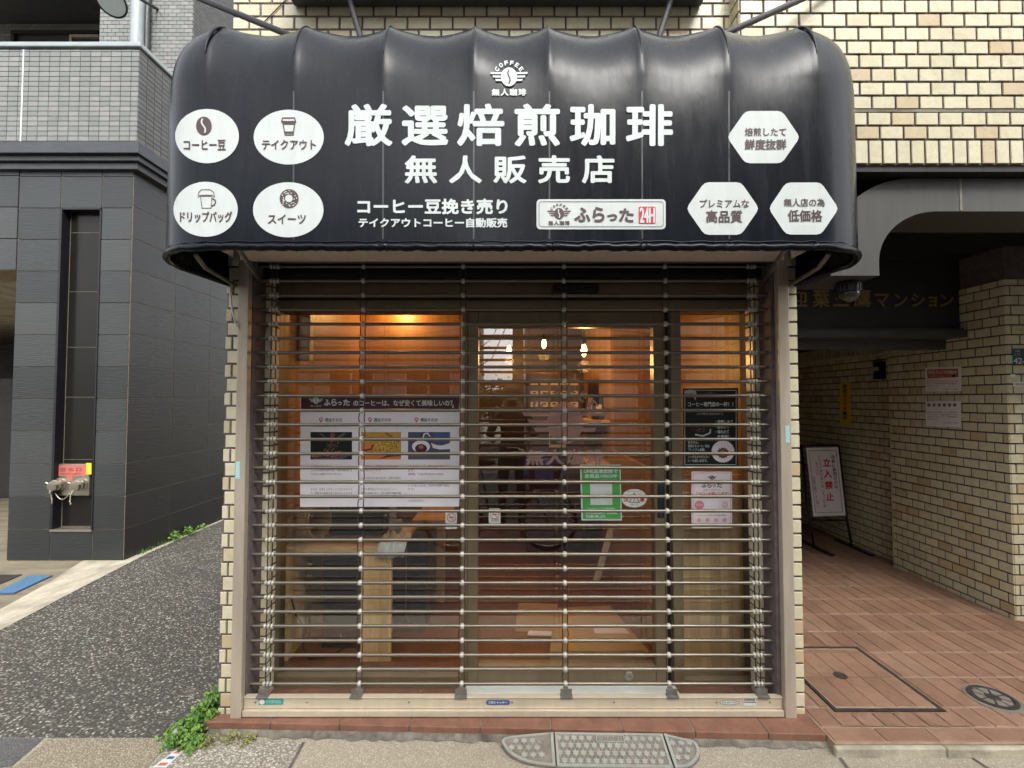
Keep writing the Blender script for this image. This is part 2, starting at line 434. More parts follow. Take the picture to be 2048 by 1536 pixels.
# ------------------------------------------------------------------ flat artwork: shapes in photo pixels, laid on a real surface
_tc = {}
def glyphs(s, space=1.0):
    k = (s, space)
    if k in _tc: return _tc[k]
    c = bpy.data.curves.new('t', 'FONT'); c.body = s; c.size = 1; c.resolution_u = 3; c.space_character = space
    o = bpy.data.objects.new('t', c); C.objects.link(o)
    me = bpy.data.meshes.new_from_object(o.evaluated_get(bpy.context.evaluated_depsgraph_get()))
    vs = [(v.co.x, v.co.y) for v in me.vertices]; fs = [tuple(p.vertices) for p in me.polygons]
    bpy.data.objects.remove(o); bpy.data.curves.remove(c); bpy.data.meshes.remove(me)
    xs = [a for a, _ in vs]; ys = [b for _, b in vs]
    _tc[k] = (vs, fs, min(xs), max(xs), min(ys), max(ys))
    return _tc[k]
class Art:
    def __init__(s, mapper): s.m = mapper; s.mb = MB(); s.mats = []; s.lift = 0.0
    def mi(s, mat):
        if mat not in s.mats: s.mats.append(mat)
        return s.mats.index(mat)
    def put(s, pts, faces, mat, off):
        s.lift += .000004
        s.mb.add([s.m(x, y, off + s.lift) for x, y in pts], faces, s.mi(mat))
        return s
    def text(s, st, x0, y0, x1, y1, mat, off=.001, bold=0.0, space=1.0, rot=0.0):
        vs, fs, a, b, c, d = glyphs(st, space)
        kx = (x1 - x0) / max(b - a, 1e-6); ky = (y1 - y0) / max(d - c, 1e-6)
        cx, cy = (x0 + x1) / 2, (y0 + y1) / 2; cr, sr = math.cos(rot), math.sin(rot)
        base = [(x0 + (x - a) * kx - cx, y1 - (y - c) * ky - cy) for x, y in vs]
        base = [(cx + x * cr - y * sr, cy + x * sr + y * cr) for x, y in base]
        offs = [(0, 0)]
        if bold: offs += [(bold * i, bold * j) for i, j in ((-1, 0), (1, 0), (0, -1), (0, 1), (-.7, -.7), (.7, -.7), (-.7, .7), (.7, .7))]
        for dx, dy in offs: s.put([(x + dx, y + dy) for x, y in base], fs, mat, off)
        return s
    def blob(s, pts, mat, off=.0005, rings=1, c=None):
        n = len(pts)
        cx, cy = c or (sum(p[0] for p in pts) / n, sum(p[1] for p in pts) / n)
        vs = [(cx, cy)]; fs = []
        for k in range(1, rings + 1):
            t = k / rings; vs += [(cx + (x - cx) * t, cy + (y - cy) * t) for x, y in pts]
        for i in range(n):
            j = (i + 1) % n; fs.append((0, 1 + i, 1 + j))
            for k in range(rings - 1):
                o = 1 + k * n; fs.append((o + i, o + n + i, o + n + j, o + j))
        return s.put(vs, fs, mat, off)
    def ellipse(s, cx, cy, rx, ry, mat, off=.0005, rings=1, n=40, rot=0):
        return s.blob([(cx + rx * math.cos(t) * math.cos(rot) - ry * math.sin(t) * math.sin(rot), cy + rx * math.cos(t) * math.sin(rot) + ry * math.sin(t) * math.cos(rot)) for t in [2 * math.pi * k / n for k in range(n)]], mat, off, rings, (cx, cy))
    def ring(s, cx, cy, rx, ry, w, mat, off=.001, n=40):
        v = []; f = []
        for k in range(n):
            t = 2 * math.pi * k / n; v += [(cx + rx * math.cos(t), cy + ry * math.sin(t)), (cx + (rx - w) * math.cos(t), cy + (ry - w) * math.sin(t))]
        for k in range(n):
            j = (k + 1) % n; f.append((2 * k, 2 * k + 1, 2 * j + 1, 2 * j))
        return s.put(v, f, mat, off)
    def rect(s, x0, y0, x1, y1, mat, off=.0005): return s.put([(x0, y0), (x1, y0), (x1, y1), (x0, y1)], [(0, 1, 2, 3)], mat, off)
    def quad(s, pts, mat, off=.0005): return s.put(pts, [tuple(range(len(pts)))], mat, off)
    def line(s, pts, w, mat, off=.001, closed=False):
        n = len(pts); L_, R_ = [], []
        for i in range(n):
            a = pts[i - 1] if (i > 0 or closed) else None; c = pts[(i + 1) % n] if (i < n - 1 or closed) else None; b = pts[i]
            ds = []
            for u, v in ((a, b), (b, c)):
                if u and v:
                    l = math.hypot(v[0] - u[0], v[1] - u[1]) or 1; ds.append(((v[0] - u[0]) / l, (v[1] - u[1]) / l))
            dx, dy = sum(d[0] for d in ds), sum(d[1] for d in ds); l = math.hypot(dx, dy) or 1; dx, dy = dx / l, dy / l
            k = w / 2 / max(.45, dx * ds[0][0] + dy * ds[0][1])
            L_.append((b[0] - dy * k, b[1] + dx * k)); R_.append((b[0] + dy * k, b[1] - dx * k))
        f = [(i, (i + 1) % n, n + (i + 1) % n, n + i) for i in range(n if closed else n - 1)]
        return s.put(L_ + R_, f, mat, off)
    def frame(s, x0, y0, x1, y1, w, mat, off=.001):
        s.rect(x0, y0, x1, y0 + w, mat, off).rect(x0, y1 - w, x1, y1, mat, off).rect(x0, y0 + w, x0 + w, y1 - w, mat, off)
        return s.rect(x1 - w, y0 + w, x1, y1 - w, mat, off)
    def slab(s, pts, mat, t=.001):
        s.mb.prism([s.m(x, y, t) for x, y in pts], [s.m(x, y, 0) for x, y in pts], s.mi(mat)); return s
    def build(s, name, parent=None, **k): return s.mb.build(name, s.mats, parent, **k)
def rrect(x0, y0, x1, y1, r, n=6):
    p = []
    for cx, cy, a in ((x1 - r, y0 + r, -90), (x1 - r, y1 - r, 0), (x0 + r, y1 - r, 90), (x0 + r, y0 + r, 180)):
        for k in range(n + 1):
            t = rad(a + 90 * k / n); p.append((cx + r * math.cos(t), cy + r * math.sin(t)))
    return p
def resample(pts, step):
    out = []
    for (x0, y0), (x1, y1) in zip(pts, pts[1:] + pts[:1]):
        n = max(1, int(math.hypot(x1 - x0, y1 - y0) / step))
        out += [(x0 + (x1 - x0) * k / n, y0 + (y1 - y0) * k / n) for k in range(n)]
    return out
def on_y(y): return lambda px, py, off: P(px, py, y - off)
def on_x(x): return lambda px, py, off: PX(px, py, x - off)
def logo(a, cx, cy, k, main, bean, off=.0015, arc=True, words=True):
    """winged coffee bean mark, k = half height of the bean in pixels"""
    for i, (w0, dy) in enumerate(((2.05, -.42), (1.78, -.05), (1.5, .32))):
        for sgn in (-1, 1):
            a.quad([(cx + sgn * k * .8, cy + k * (dy - .09)), (cx + sgn * k * w0, cy + k * (dy - .11)), (cx + sgn * k * (w0 - .1), cy + k * (dy + .10)), (cx + sgn * k * .8, cy + k * (dy + .10))], main, off)
    a.ellipse(cx, cy, k * .87, k, main, off, 2, 28)
    a.line([(cx - k * .02, cy - k * .72), (cx - k * .13, cy - k * .45), (cx - k * .08, cy - k * .15), (cx + k * .08, cy + k * .12), (cx + k * .12, cy + k * .42), (cx - k * .02, cy + k * .72)], k * .17, bean, off + .0006)
    if arc:
        for i, ch in enumerate('COFFEE'):
            t = rad(-54 + 108 * i / 5); r = k * 1.62
            x, y = cx + r * math.sin(t), cy + k * .12 - r * math.cos(t)
            a.text(ch, x - k * .17, y - k * .22, x + k * .17, y + k * .22, main, off, k * .02, 1, t)
    if words: a.text('無人珈琲', cx - k * 1.83, cy + k * 1.28, cx + k * 1.83, cy + k * 1.98, main, off, k * .035, 1.25)

# ================================================================== GROUND
GZ = -0.010
UP = .035      # the shop step, shop floor and passage floor stand this much above the drafting level
def sheet(name, pts, mat, z, kind='structure'):
    mb = MB(); mb.add([(x, y, z) for x, y in pts], [tuple(range(len(pts)))])
    return tag(mb.build(name, mat), kind=kind)
def gp(px, py): p = PZ(px, py, GZ); return (p.x, p.y)
sheet('ground', [(-90, -90), (90, -90), (90, 90), (-90, 90)], 'concrete_brown', GZ - .024)
sheet('road', [(-60, -7.2), (60, -7.2), (60, -.62), (-60, -.62)], 'road_asphalt', GZ - .016)
sheet('yard_paving', [gp(-700, 1560), gp(-60, 1290), gp(150, 1135), gp(300, 1110), (-3.78, 9), (-14, 9), (-14, -.1)], 'concrete_brown', GZ - .012)
# asphalt lane between the two buildings
sheet('lane', [gp(-420, 1474), gp(-420, 1474 - 10), (-3.56, .93), (-3.80, 2.55), (-3.86, 3.89), (-3.9, 9), (-1.40, 9), (-1.40, -.05), gp(350, 1474)], 'asphalt', GZ - .006)
# pale gutter strip along the dark building
gut = [gp(-420, 1460), gp(-120, 1322), gp(0, 1260), gp(150, 1181), gp(296, 1106), gp(446, 1040), (-3.86, 9), (-4.0, 9), (-3.97, 3.9), gp(262, 1113), gp(165, 1121), gp(95, 1166), gp(0, 1218), gp(-120, 1290), gp(-420, 1430)]
sheet('gutter_strip', gut, 'concrete_pale', GZ - .002)
sheet('gutter_channel', [gp(340, 1208 - 168), gp(446, 1030 + 4), (-3.87, 8), (-3.93, 8)], 'concrete', GZ + .001)
# front pavement of exposed aggregate in slabs
sheet('pavement', [(-8, -.62), (8, -.62), (8, -.05), (-1.40, -.05), gp(350, 1474), gp(-420, 1474), (-8, -.075)], 'washed_fine', GZ - .004)
sheet('tan_slab', [gp(34, 1531), gp(98, 1476), gp(346, 1476), gp(296, 1531), (-1.62, -.36), (-2.45, -.36)], 'washed_tan', GZ - .0005)
sheet('pale_slab', [gp(304, 1531), gp(352, 1478), gp(420, 1473), gp(607, 1484), gp(578, 1534), (-1.03, -.30), (-1.62, -.30)], 'washed_pale', GZ - .0005)
sheet('grey_slab', [gp(-300, 1476), gp(88, 1476), gp(24, 1531), (-2.55, -.34), (-3.6, -.34)], 'asphalt_fine', GZ - .0005)
jm = MB()
for a, b in (((607, 1484), (574, 1545)), ((1672, 1503), (1702, 1545)), ((1940, 1512), (1990, 1545))):
    p, q = PZ(a[0], a[1], GZ + .0002), PZ(b[0], b[1], GZ + .0002)
    jm.add([(p.x - .006, p.y, p.z), (p.x + .006, p.y, p.z), (q.x + .006, q.y, q.z), (q.x - .006, q.y, q.z)], [(0, 1, 2, 3)])
struct('pavement_joint', jm, 'mortar')
pb = MB(); pb.box(-6, 6, -.50, -.275, GZ - .0035, GZ + .0005)
pb = MB()
for k in range(60):
    pb.add([], [])
    x = -6 + k * .2; pb.box(x + .003, x + .197, -.40, -.283, GZ - .003, GZ + .002, 0, R.random())
struct('edge_pavers', pb, 'terracotta')
# mortar fillet at the foot of the step
fm = MB(); n = 90; prev = None
pts = []
for k in range(n + 1):
    x = -1.44 + 2.98 * k / n; t = k / n
    yf = -.052 - .075 * t; w = .016 + .022 * R.random()
    pts.append(((x, yf + .004, GZ + .016 - UP), (x, yf - w * .5, GZ + .006 + .003 * R.random() - UP), (x, yf - w, GZ - .001 - UP)))
for a, b in zip(pts, pts[1:]): fm.add([*a, *b], [(0, 1, 4, 3), (1, 2, 5, 4)])
struct('mortar_fillet', fm, 'fillet', smooth=True).location.z = UP

# step of terracotta coping blocks under the shutter
cp = MB(); nx = 9
for k in range(nx):
    x0 = -1.475 + k * .332; x1 = x0 + .327
    if k == nx - 1: x1 = 1.44
    f0, f1 = -.044 - .085 * (x0 + 1.475) / 3.0, -.044 - .085 * (x1 + 1.475) / 3.0
    top = [(x0, f0, 0), (x1, f1, 0), (x1, .30, 0), (x0 + (.06 if k == 0 else 0), .30, 0)]
    bot = [(x, y, GZ - .02 - UP) for x, y, z in top]
    cp.prism(top, bot, 0, R.random())
st = cp.build('step_coping', 'coping', bevel=.004)
tag(st, kind='structure'); st.location.z = UP
cg = MB(); cg.prism([(-1.465, -.036, -.004), (1.435, -.119, -.004), (1.435, .3, -.004), (-1.465, .3, -.004)], [(-1.465, -.036, -.075), (1.435, -.119, -.075), (1.435, .3, -.075), (-1.465, .3, -.075)])
struct('step_grout', cg, 'concrete').location.z = UP

# passage floor of terracotta pavers
pf = MB(); pf.box(1.445, 6.5, -.178, 6.2, -.075, -.0052)
struct('passage_floor_bed', pf, 'terra_grout').location.z = UP
pv = MB()
ys = [-.172, -.078, .062] + [.062 + .25 * k for k in range(1, 25)]
rows_y = list(zip(ys, ys[1:]))
for (y0, y1) in rows_y:
    tw = .235 if y0 < -.1 else .103
    x = 1.452 - R.uniform(0, .02)
    while x < 4.9:
        j = .0035
        x0, x1 = max(x + j, 1.449), x + tw - j
        a, b = y0 + j + .002, y1 - j - .002
        inh = (1.58 < x1 and x0 < 2.14 and b > .02 and a < .63)
        tone = R.random() * .9
        if 3.02 < x0 < 3.15 and .3 < a < .5 or 3.2 < x0 < 3.4 and .3 < a < .5: tone = 1.0
        if not inh:
            i = .003
            pv.add([(x0, a, -.005), (x1, a, -.005), (x1, b, -.005), (x0, b, -.005), (x0 + i, a + i, 0), (x1 - i, a + i, 0), (x1 - i, b - i, 0), (x0 + i, b - i, 0)],
                   [(4, 5, 6, 7), (0, 1, 5, 4), (1, 2, 6, 5), (2, 3, 7, 6), (3, 0, 4, 7)], 0, tone)
        else:
            # remainders round the hatch
            for (c, d, e, f) in ((x0, min(x1, 1.58), a, b), (max(x0, 2.14), x1, a, b), (max(x0, 1.58), min(x1, 2.14), a, min(b, .022)), (max(x0, 1.58), min(x1, 2.14), max(a, .628), b)):
                if d - c > .006 and f - e > .006:
                    pv.add([(c, e, -.0002), (d, e, -.0002), (d, f, -.0002), (c, f, -.0002)], [(0, 1, 2, 3)], 0, tone)
        x += tw
struct('passage_floor', pv, 'terracotta').location.z = UP
kb = MB()
x = 1.43
while x < 5.5:
    w = R.uniform(.42, .62); d = R.uniform(-.004, .004)
    kb.box(x + .002, x + w - .002, -.205 + d, -.179, -.075, -.008 + d); x += w
struct('passage_kerb', kb, 'concrete_pale', bevel=.006).location.z = UP

# ================================================================== CREAM TILED APARTMENT BUILDING (holds the shop)
bld = thing('apartment_building', 'cream tiled apartment building with a shop front and an entrance passage', 'building', (0, .5, 0))
TW, TH, TJ = .1085, .0605, .0095
def wall(name, core, tile_jobs, mats=('cream_tile', 'mortar')):
    mb = MB()
    for c in core: mb.box(*c, 1)
    for t in tile_jobs: mb.tiles(**t)
    return mb.build(name, list(mats), bld)
def job(O, U, V, N, W, H, **k):
    d = dict(O=O, U=U, V=V, N=N, W=W, H=H, tw=TW, th=TH, j=TJ); d.update(k); return d
X, Y_, Z = (1, 0, 0), (0, 1, 0), (0, 0, 1)
FR, RT, LF = (0, -1, 0), (1, 0, 0), (-1, 0, 0)
# centre wall above the awning
wall('wall', [(-1.452, 1.14, .06, .45, 2.32, 5.2)], [job((-1.455, .06, 2.38), X, Z, FR, 2.60, 2.8, shift=.03)])
# protruding wall to the right: soldier course, two courses, sealant joint, courses
w2 = [job((1.14, -.04, 2.735), X, Z, FR, 3.6, .115, tw=TH, th=.115, bond=0),
      job((1.14, -.04, 2.86), X, Z, FR, 3.6, .135, shift=.02),
      job((1.14, -.04, 3.012), X, Z, FR, 3.6, 2.2, shift=.055),
      job((1.14, .06, 2.745), (0, -1, 0), Z, LF, .10, 2.4, shift=.04)]
wall('wall', [(1.145, 4.74, -.036, .45, 2.73, 5.2)], w2)
sl = MB(); sl.box(1.14, 4.74, -.0415, -.036, 2.996, 3.010); sl.build('sealant_joint', 'concrete', bld)
# pillars either side of the shutter
wall('pillar', [(-1.430, -1.300, .016, .34, -.03, 2.32)], [job((-1.435, .016, 0.0), X, Z, FR, .075, 2.3, shift=.0785, bond=.24)])
wall('pillar', [(1.300, 1.424, .016, .34, -.03, 2.6)], [job((1.352, .016, 0.0), X, Z, FR, .078, 2.6, shift=.0, bond=.0, tw=.095)])
# tiled jambs seen behind the bars
wall('jamb', [(-1.30, -1.272, .135, .22, 0, 2.3), ], [job((-1.300, .135, 0.0), X, Z, FR, .032, 2.3, tw=.032, bond=0), job((-1.2695, .137, 0.0), Y_, Z, RT, .075, 2.3, tw=.075, bond=0)])
wall('jamb', [(1.276, 1.30, .135, .22, 0, 2.3)], [job((1.272, .135, 0.0), X, Z, FR, .03, 2.3, tw=.03, bond=0), job((1.2735, .21, 0.0), (0, -1, 0), Z, LF, .075, 2.3, tw=.075, bond=0)])
# passage walls: pillar block on the right, deeper wall behind it
wall('passage_wall', [(3.505, 6.2, .975, 2.0, -.03, 2.75)],
     [job((3.5, 2.0, 0.0), (0, -1, 0), Z, LF, 1.03, 2.42, shift=.07), job((3.5, .97, 0.0), X, Z, FR, 2.6, 2.42, shift=.02)])
wall('passage_wall', [(3.625, 6.2, 2.0, 6.0, -.03, 2.75)],
     [job((3.62, 6.0, 0.0), (0, -1, 0), Z, LF, 4.0, 2.02, shift=.05), job((3.60, 6.0, 2.03), (0, -1, 0), Z, LF, 4.0, .115, tw=TH, th=.115, bond=0)])
led = MB(); led.box(3.575, 3.62, 2.0, 6.0, 2.005, 2.028); led.build('ledge', 'cream_tile', bld)
wall('passage_wall', [(1.426, 1.5, .36, 6.0, -.03, 2.75)], [job((1.505, .36, 0.0), Y_, Z, RT, 5.6, 2.4)])
wall('passage_wall', [(1.2, 6.2, 6.0, 6.2, -.03, 2.9)], [])
wall('pillar', [(4.05, 4.75, -.03, .97, -.03, 2.73)], [job((4.045, .97, 0.0), (0, -1, 0), Z, LF, 1.0, 2.42)])  # unseen pillar, added to block side light from the passage
# soffit and ceiling of the passage, dark and ribbed
cl = MB(); cl.box(1.30, 6.2, .345, 6.0, 2.72, 2.80)
cl.box(1.427, 6.2, -.03, .345, 2.70, 2.728)
for k in range(24): cl.box(1.52, 6.1, .36 + k * .042, .375 + k * .042, 2.655, 2.719)
cl.build('ceiling', 'dark_paint', bld)
# lintel panel that carries the gold name, and the beam under it
ln = MB(); ln.box(1.50, 3.62, 1.30, 1.40, 2.105, 2.72); ln.build('lintel', 'dark_paint', bld)
bm_ = MB(); bm_.box(1.50, 3.499, 1.24, 1.41, 2.045, 2.100); bm_.box(1.50, 3.499, 1.27, 1.41, 2.10, 2.122); bm_.box(1.50, 3.7, 1.42, 1.50, 1.97, 2.06); bm_.build('beam', 'dark_beam', bld, bevel=.004)
nm = Art(on_y(1.30))
chs = [('迎', 1578, 1614, 583, 613), ('葉', 1626, 1658, 579, 614), ('三', 1667, 1697, 583, 612), ('鷹', 1708, 1741, 578, 613), ('マ', 1751, 1777, 588, 614), ('ン', 1789, 1814, 588, 613), ('シ', 1823, 1849, 588, 613), ('ョ', 1858, 1873, 594, 613), ('ン', 1880, 1907, 589, 613)]
for ch, x0, x1, y0, y1 in chs:
    nm.text(ch, x0, y0, x1, y1, 'gold', .012, .75)
    nm.text(ch, x0, y0, x1, y1, 'gold', .006, .75)
nm.build('lettering', bld)
# grey arched entrance canopy: outer and inner outline, extruded
def arch_path(x0, xr, zb, zt, rx, rz, n=18):
    pts = [(x0, zb)]
    for k in range(n + 1):
        t = math.pi / 2 * k / n
        pts.append((x0 + rx * (1 - math.cos(t)), zt - rz * (1 - math.sin(t))))
    pts.append((xr, zt)); return pts
ar = MB(); yF = .03; yB = .33
outer = arch_path(1.615, 6.0, 2.195, 2.695, .42, .40); inner = arch_path(1.862, 6.0, 2.195, 2.525, .30, .26)
for (o0, o1), (i0, i1) in zip(zip(outer, outer[1:]), zip(inner, inner[1:])):
    a = [(o0[0], yF, o0[1]), (o1[0], yF, o1[1]), (i1[0], yF, i1[1]), (i0[0], yF, i0[1])]
    b = [(x, yB, z) for x, _, z in a]
    ar.add(a + b, [(0, 1, 2, 3), (7, 6, 5, 4), (0, 4, 5, 1), (3, 2, 6, 7)])
ar.add([(outer[0][0], yF, outer[0][1]), (inner[0][0], yF, inner[0][1]), (inner[0][0], yB, inner[0][1]), (outer[0][0], yB, outer[0][1])], [(0, 1, 2, 3)])
ar.build('arch_canopy', 'grey_paint', bld)
js = MB(); js.box(2.28, 2.292, yF - .002, yF + .01, 2.53, 2.69); js.build('panel_seam', 'concrete', bld)

# ------------------------------------------------------------------ shop interior shell
ish = MB(); ish.box(-1.40, -1.372, .33, 3.4, 0, 2.45); ish.build('interior_wall', 'wood_orange_y', bld)
ish = MB(); ish.box(-1.372, 1.40, 3.4, 3.45, 0, 2.45); ish.build('interior_wall', 'dark_brown', bld)  # back wall coloured dark to stand for the unlit depth of the shop
ish = MB(); ish.box(-1.372, -.30, 1.90, 1.94, 0, 2.45); ish.build('interior_wall', 'wood_orange', bld)
ish = MB(); ish.box(.862, .89, .62, 1.75, 0, 1.13); ish.box(.862, .89, 1.75, 3.4, 0, 2.45); ish.build('interior_wall', 'wood_orange_y', bld)
ish = MB(); ish.box(.84, 1.40, .40, .43, 0, 1.13); ish.build('interior_wall', 'wood_pale', bld)
ish = MB(); ish.box(.89, 1.372, 1.75, 1.78, 0, 2.45); ish.build('interior_wall', 'wood_orange', bld)
ish = MB(); ish.box(1.372, 1.40, .33, 1.78, 0, 2.45); ish.build('interior_wall', 'wood_orange_y', bld)
ish = MB(); ish.box(-1.42, 1.425, .34, 3.45, 2.45, 2.55); ish.build('interior_ceiling', 'wood_orange', bld)
fl = MB(); fl.box(-1.40, 1.40, .30, 3.42, -.03, .004); struct('shop_floor', fl, 'wood_floor').location.z = UP

# ------------------------------------------------------------------ shop front: windows, sliding door, lintel
YG = .27
LW = P(565, 900, YG).x; LW1 = P(925, 900, YG).x; D0 = P(957, 900, YG).x; D1 = P(1305, 900, YG).x; RW = P(1357, 900, YG).x; RW1 = P(1496, 900, YG).x
ZT, ZD = 2.05, 1.965
def pane(parent, x0, x1, z0, z1, y=YG):
    g = MB(); g.box(x0, x1, y - .003, y + .003, z0, z1); return g.build('pane', 'glass', parent)
hd = MB(); hd.box(-1.30, 1.30, .19, .34, 2.05, 2.20); hd.box(-1.30, 1.30, .20, .30, 2.2, 2.45); hd.build('lintel', 'bronze_dark', bld, bevel=.003)
hb = MB(); hb.box(-1.272, 1.276, .172, .189, 2.055, 2.10); hb.box(-1.272, 1.276, .178, .189, 2.115, 2.195); hb.build('head_rail', 'bronze', bld, bevel=.002)
wf = MB()
wf.box(-1.37, LW, .22, .33, .0, 2.049); wf.box(LW1, LW1 + .03, .225, .33, 0, 2.049); wf.box(LW, LW1, .225, .32, .03, .088); wf.box(LW, LW1, .21, .224, .03, .058)
wl = wf.build('window', 'bronze', bld, bevel=.003); pane(wl, LW, LW1, .088, 2.049)
wf = MB(); wf.box(LW - .03, LW, .20, .219, .02, 2.048); wf.build('frame', 'bronze_dark', wl)
wf = MB()
wf.box(RW1, 1.372, .22, .33, 0, 2.049); wf.box(RW - .055, RW, .215, .33, 0, 2.049); wf.box(RW, RW1, .225, .32, .03, .068)
wr = wf.build('window', 'bronze', bld, bevel=.003); pane(wr, RW, RW1, .068, 2.049)
wf = MB(); wf.box(RW1, RW1 + .03, .20, .219, .02, 2.048); wf.build('frame', 'bronze_dark', wr)
db = MB()
db.box(D0 - .058, D0, .235, .30, .05, ZD + .085); db.box(D1, D1 + .062, .235, .30, .05, ZD + .085); db.box(D0, D1, .238, .298, ZD, ZD + .085); db.box(D0, D1, .238, .298, .05, .135)
dr = db.build('sliding_door', 'bronze', bld, bevel=.003); pane(dr, D0, D1, .135, ZD)
gk = MB(); gk.box(D1 + .063, RW - .056, .26, .30, 0, 2.049); gk.build('door_gap_cover', 'bronze_dark', bld)
sk = MB(); sk.box(D0 - .06, D1 + .09, .14, .232, .037, .047); sk.build('door_track', 'white_paint', bld)
kc = P(1257, 1351, .236)
ky = MB(); ky._lathe((kc.x, .238, kc.z), (0, -1, 0), [(0, .024), (.008, .024), (.011, .019), (.011, .011), (.006, .010), (.006, 0)], 24, 0, .5); ky.build('lock', 'stainless', dr, smooth=True, angle=30)
sn = MB(); a = P(1104, 590, .17); b = P(1194, 573, .17); sn.box(a.x, b.x, .105, .171, a.z, b.z); sn.build('door_sensor', 'black_plastic', bld, bevel=.008)
vs_ = Art(on_y(.2345)); vs_.rect(1315, 963, 1329, 1036, 'print_dark', .0005)
for k, ch in enumerate('開くドアに注意'): vs_.text(ch, 1318, 966 + k * 10, 1326, 974 + k * 10, 'sign_green', .001)
vs_.build('sticker', dr)
dl = Art(on_y(YG - .0045)); logo(dl, 1130, 846, 42, 'faint_decal', 'faint_decal', .0005); dl.build('decal', dr)

# ================================================================== LEFT: DARK STONE-CLAD BUILDING
dkb = thing('office_building', 'building clad in dark slate tiles below a grey tiled balcony', 'building', (-4.4, 2.4, 0))
FY = 2.3
def fx(px): return P(px, 800, FY).x
cx0, cx1 = fx(25), fx(256)
n0, n1 = fx(110), fx(193)
rowh = [.30] + [.3135] * 13
colw = [n0 - cx0 - .006, n1 - n0 - .004, cx1 - n1 - .01]
mb = MB(); mb.box(cx0 + .004, n0, FY + .004, FY + .9, GZ - .03, 3.86, 1); mb.box(n1, cx1 - .004, FY + .004, 9, GZ - .03, 3.86, 1)
mb.box(n0, n1, FY + .09, FY + .9, GZ - .03, 3.86, 1); mb.box(n0, n1, FY + .004, FY + .09, GZ - .03, .265, 1); mb.box(n0, n1, FY + .004, FY + .09, 3.49, 3.86, 1)
mb.tiles((cx0, FY, GZ), X, Z, FR, cx1 - cx0, 3.9, .3, .3135, .006, rows=rowh, cols=colw, holes=[(n0 - cx0, n1 - cx0, .31, 3.498)], proud=.003, inset=.0012)
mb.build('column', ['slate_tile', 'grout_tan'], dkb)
mb = MB(); mb.box(n0, n1, FY + .080, FY + .0895, .27, 3.488, 1)
mb.tiles((n0 + .03, FY + .08, .30), X, Z, FR, n1 - n0 - .045, 3.18, 2, .5, .006, rows=[.66, .62, .50, .56, .60], proud=.002, bond=0)
mb.build('niche_panel', ['slate_gloss', 'grout_side'], dkb)
mb = MB(); mb.box(n0 - .002, n0 + .022, FY - .012, FY + .08, .285, 3.485); mb.box(n1 - .012, n1 + .002, FY - .010, FY + .08, .285, 3.485); mb.box(n0, n1, FY - .01, FY + .08, 3.47, 3.49); mb.build('niche_frame', 'black_metal', dkb)
mb = MB(); mb.box(n0, n1, FY - .016, FY + .078, .268, .290); mb.build('niche_sill', 'stainless', dkb, bevel=.002)
# side face
mb = MB(); mb.tiles((cx1, FY, GZ), Y_, Z, RT, 6.6, 3.9, .60, .3135, .008, bond=0, rows=rowh, proud=.0018, inset=.001)

mb.add([(cx1 - .0005, FY + .004, GZ), (cx1 - .0005, 9, GZ), (cx1 - .0005, 9, 3.86), (cx1 - .0005, FY + .004, 3.86)], [(0, 1, 2, 3)], 1)
mb.build('side_wall', ['slate_shaded', 'grout_side'], dkb)
# wall over the garage opening left of the column, ceiling and dark inside
zo = P(20, 541, FY).z
mb = MB(); mb.box(-9, cx0 + .003, FY + .006, FY + .4, zo, 3.86, 1)
mb.tiles((-9, FY, zo + .005), X, Z, FR, 9 + cx0 - .006, 3.86 - zo, .62, .3135, .006, bond=0, shift=.1, proud=.008)
mb.build('wall', ['slate_tile', 'grout_tan'], dkb)
mb = MB(); mb.box(-20, cx0 + .5, FY + .4, 8.5, zo - .02, zo + .1); mb.build('garage_ceiling', 'concrete_pale', dkb)
mb = MB(); mb.box(-20, cx0 + .5, 8.4, 8.5, GZ, 4); mb.box(-20, cx0 + .3, 5.2, 5.35, GZ, 1.9); mb.build('garage_wall', 'dark_paint', dkb)
# ledge mouldings under the balcony
mb = MB(); BY = 2.18
bx1 = P(276, 200, BY).x
mb.box(-9, bx1 + .02, BY - .01, 9, 3.985, 4.10); mb.box(-9, bx1 - .01, BY + .035, 9, 3.93, 3.983); mb.box(-9, bx1 - .05, BY + .07, 9, 3.862, 3.928)
mb.build('ledge', 'ledge_slate', dkb, bevel=.004)
# balcony parapet in small tiles
zb, zt = 4.102, P(150, 100, BY).z
mb = MB(); mb.box(-9, bx1 - .003, BY + .003, BY + .16, zb, zt, 1); mb.box(bx1 - .16, bx1 - .003, BY + .16, 6, zb, zt, 1)
mb.tiles((-8.99, BY, zb + .004), X, Z, FR, 8.99 + bx1, zt - zb - .006, .0965, .0455, .0045, bond=0, proud=.005, shift=.02, inset=.001)
mb.build('balcony_parapet', ['gray_mosaic', 'grout_dark'], dkb)
mb = MB(); mb.tiles((bx1, BY, zb + .004), Y_, Z, RT, 3.8, zt - zb - .006, .0965, .0455, .0045, bond=0, proud=.005, inset=.001)
mb.build('balcony_side', ['gray_mosaic_shaded', 'grout_dark'], dkb)
xs = P(45, 200, BY).x
mb = MB(); mb.box(xs - .006, xs + .006, BY - .007, BY, zb, zt); mb.build('sealant_joint', 'white_paint', dkb)
mb = MB(); mb.box(-9, bx1 + .01, BY - .005, BY + .17, zt + .035, zt + .085); mb.box(bx1 - .16, bx1 + .01, BY + .17, 6, zt + .035, zt + .085)
for px in (2, 42, 150, 255): x = P(px, 100, BY).x; mb.box(x - .04, x + .04, BY + .03, BY + .12, zt - .002, zt + .036)
mb.build('handrail', 'drain_pipe', dkb, bevel=.01)
